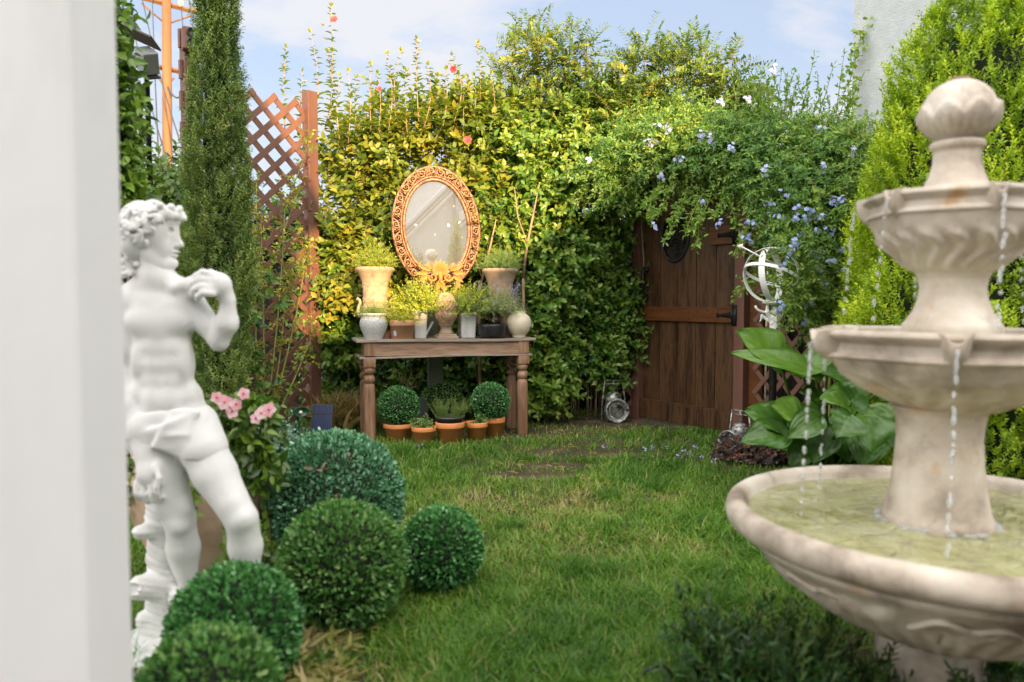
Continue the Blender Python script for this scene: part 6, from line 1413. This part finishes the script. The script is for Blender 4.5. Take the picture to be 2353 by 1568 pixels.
for k in range(330):
    d = nrm(r0.normal(size=3)); c0 = np.array([.0, 0, 0])
    if d[2] < -.75: continue
    p = J(340, 527, 0)+d*np.array([.080, .069, .074]); fx = p[0]/sc+345; fy = 692-(p[2]-CH)/sc
    if fx > 372 and fy > 512: continue
    if fx > 352 and fy > 540: continue
    if fy > 590: continue
    a = nrm(np.cross(d, r0.normal(size=3))); b = np.cross(d, a); rr = r0.uniform(.008, .013); n_ = 5; sg = r0.choice([-1, 1]); ph = r0.random()*6.28
    P = [p+(a*math.cos(ph+sg*i*.95)+b*math.sin(ph+sg*i*.95))*rr*(1-.08*i)+d*(.004+.0022*i) for i in range(n_)]
    hr.chain(P, [.0052, .0062, .0062, .0055, .0042], .0022)
for k in range(80):    # nape and sideburn curls
    p = J(r0.uniform(283, 322), r0.uniform(560, 632), r0.uniform(-.05, .05)); hr.ell(p, (r0.uniform(.008, .013),)*3, .0025)
for k in range(34):    # fringe over the brow
    yy = r0.uniform(-.058, .058); p = J(r0.uniform(396, 424)-abs(yy)*420, r0.uniform(478, 506), yy); hr.ell(p, (r0.uniform(.008, .013),)*3, .0025)
hr.mesh().build('hair', M_plaster, st).modifiers.new('smooth', 'SMOOTH').iterations = 1
g.mesh().build('body', M_plaster, st).modifiers.new('smooth', 'SMOOTH').iterations = 9
# cloth wrapped about the hips
dr = SDF((-.22, -.2, .62), (.30, .2, 1.0), .005)
dr.ell(J(380, 957, .0), (.106, .073, .056), .02); dr.chain([J(330, 985, .0), J(350, 1030, -.005)], [.085, .076], .02); dr.chain([J(428, 985, .0), J(462, 1030, -.03)], [.083, .074], .02)
for k in range(9):
    x0 = 305+k*20; dr.chain([J(462-k*2, 942+k*3, -.060), J(400-k*4, 965+k*7, -.086), J(x0, 1000+k*3, -.070)], [.006, .0075, .006], .008)
for k in range(6): dr.chain([J(452-k*9, 938, -.062), J(448-k*11, 990, -.088), J(444-k*10, 1045-k*4, -.078)], [.007, .007, .009], .007)
Xg, Yg, Zg = np.meshgrid(*dr.ax, indexing='ij', sparse=True)
hem = J(0, 1042)[2]+.018*np.sin(Xg*22+1)+.010*np.sin(Xg*51); dr.D = np.maximum(dr.D, (hem-Zg).astype(np.float32)); dr.D = np.maximum(dr.D, (Zg-J(0, 938)[2]-.10*(Xg-.04)).astype(np.float32))
dr.mesh().build('hip_cloth', M_plaster, st).modifiers.new('smooth', 'SMOOTH').iterations = 6
# stump and base
sp = SDF((-.20, -.14, -.01), (.22, .24, .55), .0056)
def sj(x, y, d): return J(x, y, d)
sp.chain([np.array([.005, .05, .0]), sj(350, 1420, .05), sj(345, 1300, .05), sj(340, 1200, .05), sj(338, 1150, .04)], [.085, .070, .056, .050, .045], .02)
sp.cone(sj(340, 1222, .02), sj(308, 1228, -.01), .030, .026, .012); sp.cone(sj(345, 1360, .02), sj(310, 1352, -.04), .052, .036, .015); sp.ell(sj(303, 1350, -.066), (.022, .010, .024), .008, 'sub'); sp.cone(sj(380, 1380, .02), sj(392, 1376, -.03), .026, .024, .012)
sp.cone(sj(330, 1480, .03), sj(305, 1440, .0), .05, .026, .02)
Xg, Yg, Zg = np.meshgrid(*sp.ax, indexing='ij', sparse=True)
sp.D += (.0020*np.sin(Zg*330+4*np.sin(Xg*26)+3*np.sin(Yg*30+Zg*9))+.0016*np.sin(Zg*140+5*np.sin(Xg*18+Yg*14))).astype(np.float32)
sp.mesh().build('tree_stump', M_plaster, st).modifiers.new('smooth', 'SMOOTH').iterations = 2
bs = MB().lathe([(.0, .0), (.21, 0), (.215, .01), (.212, .035), (.20, .045), (0, .05)], 60, (.10, -.02, 0), mod=lambda r, z, T: (r*(1+.05*np.sin(T*3)+.03*np.sin(T*7)), z)); bs.build('base', M_plaster, st)
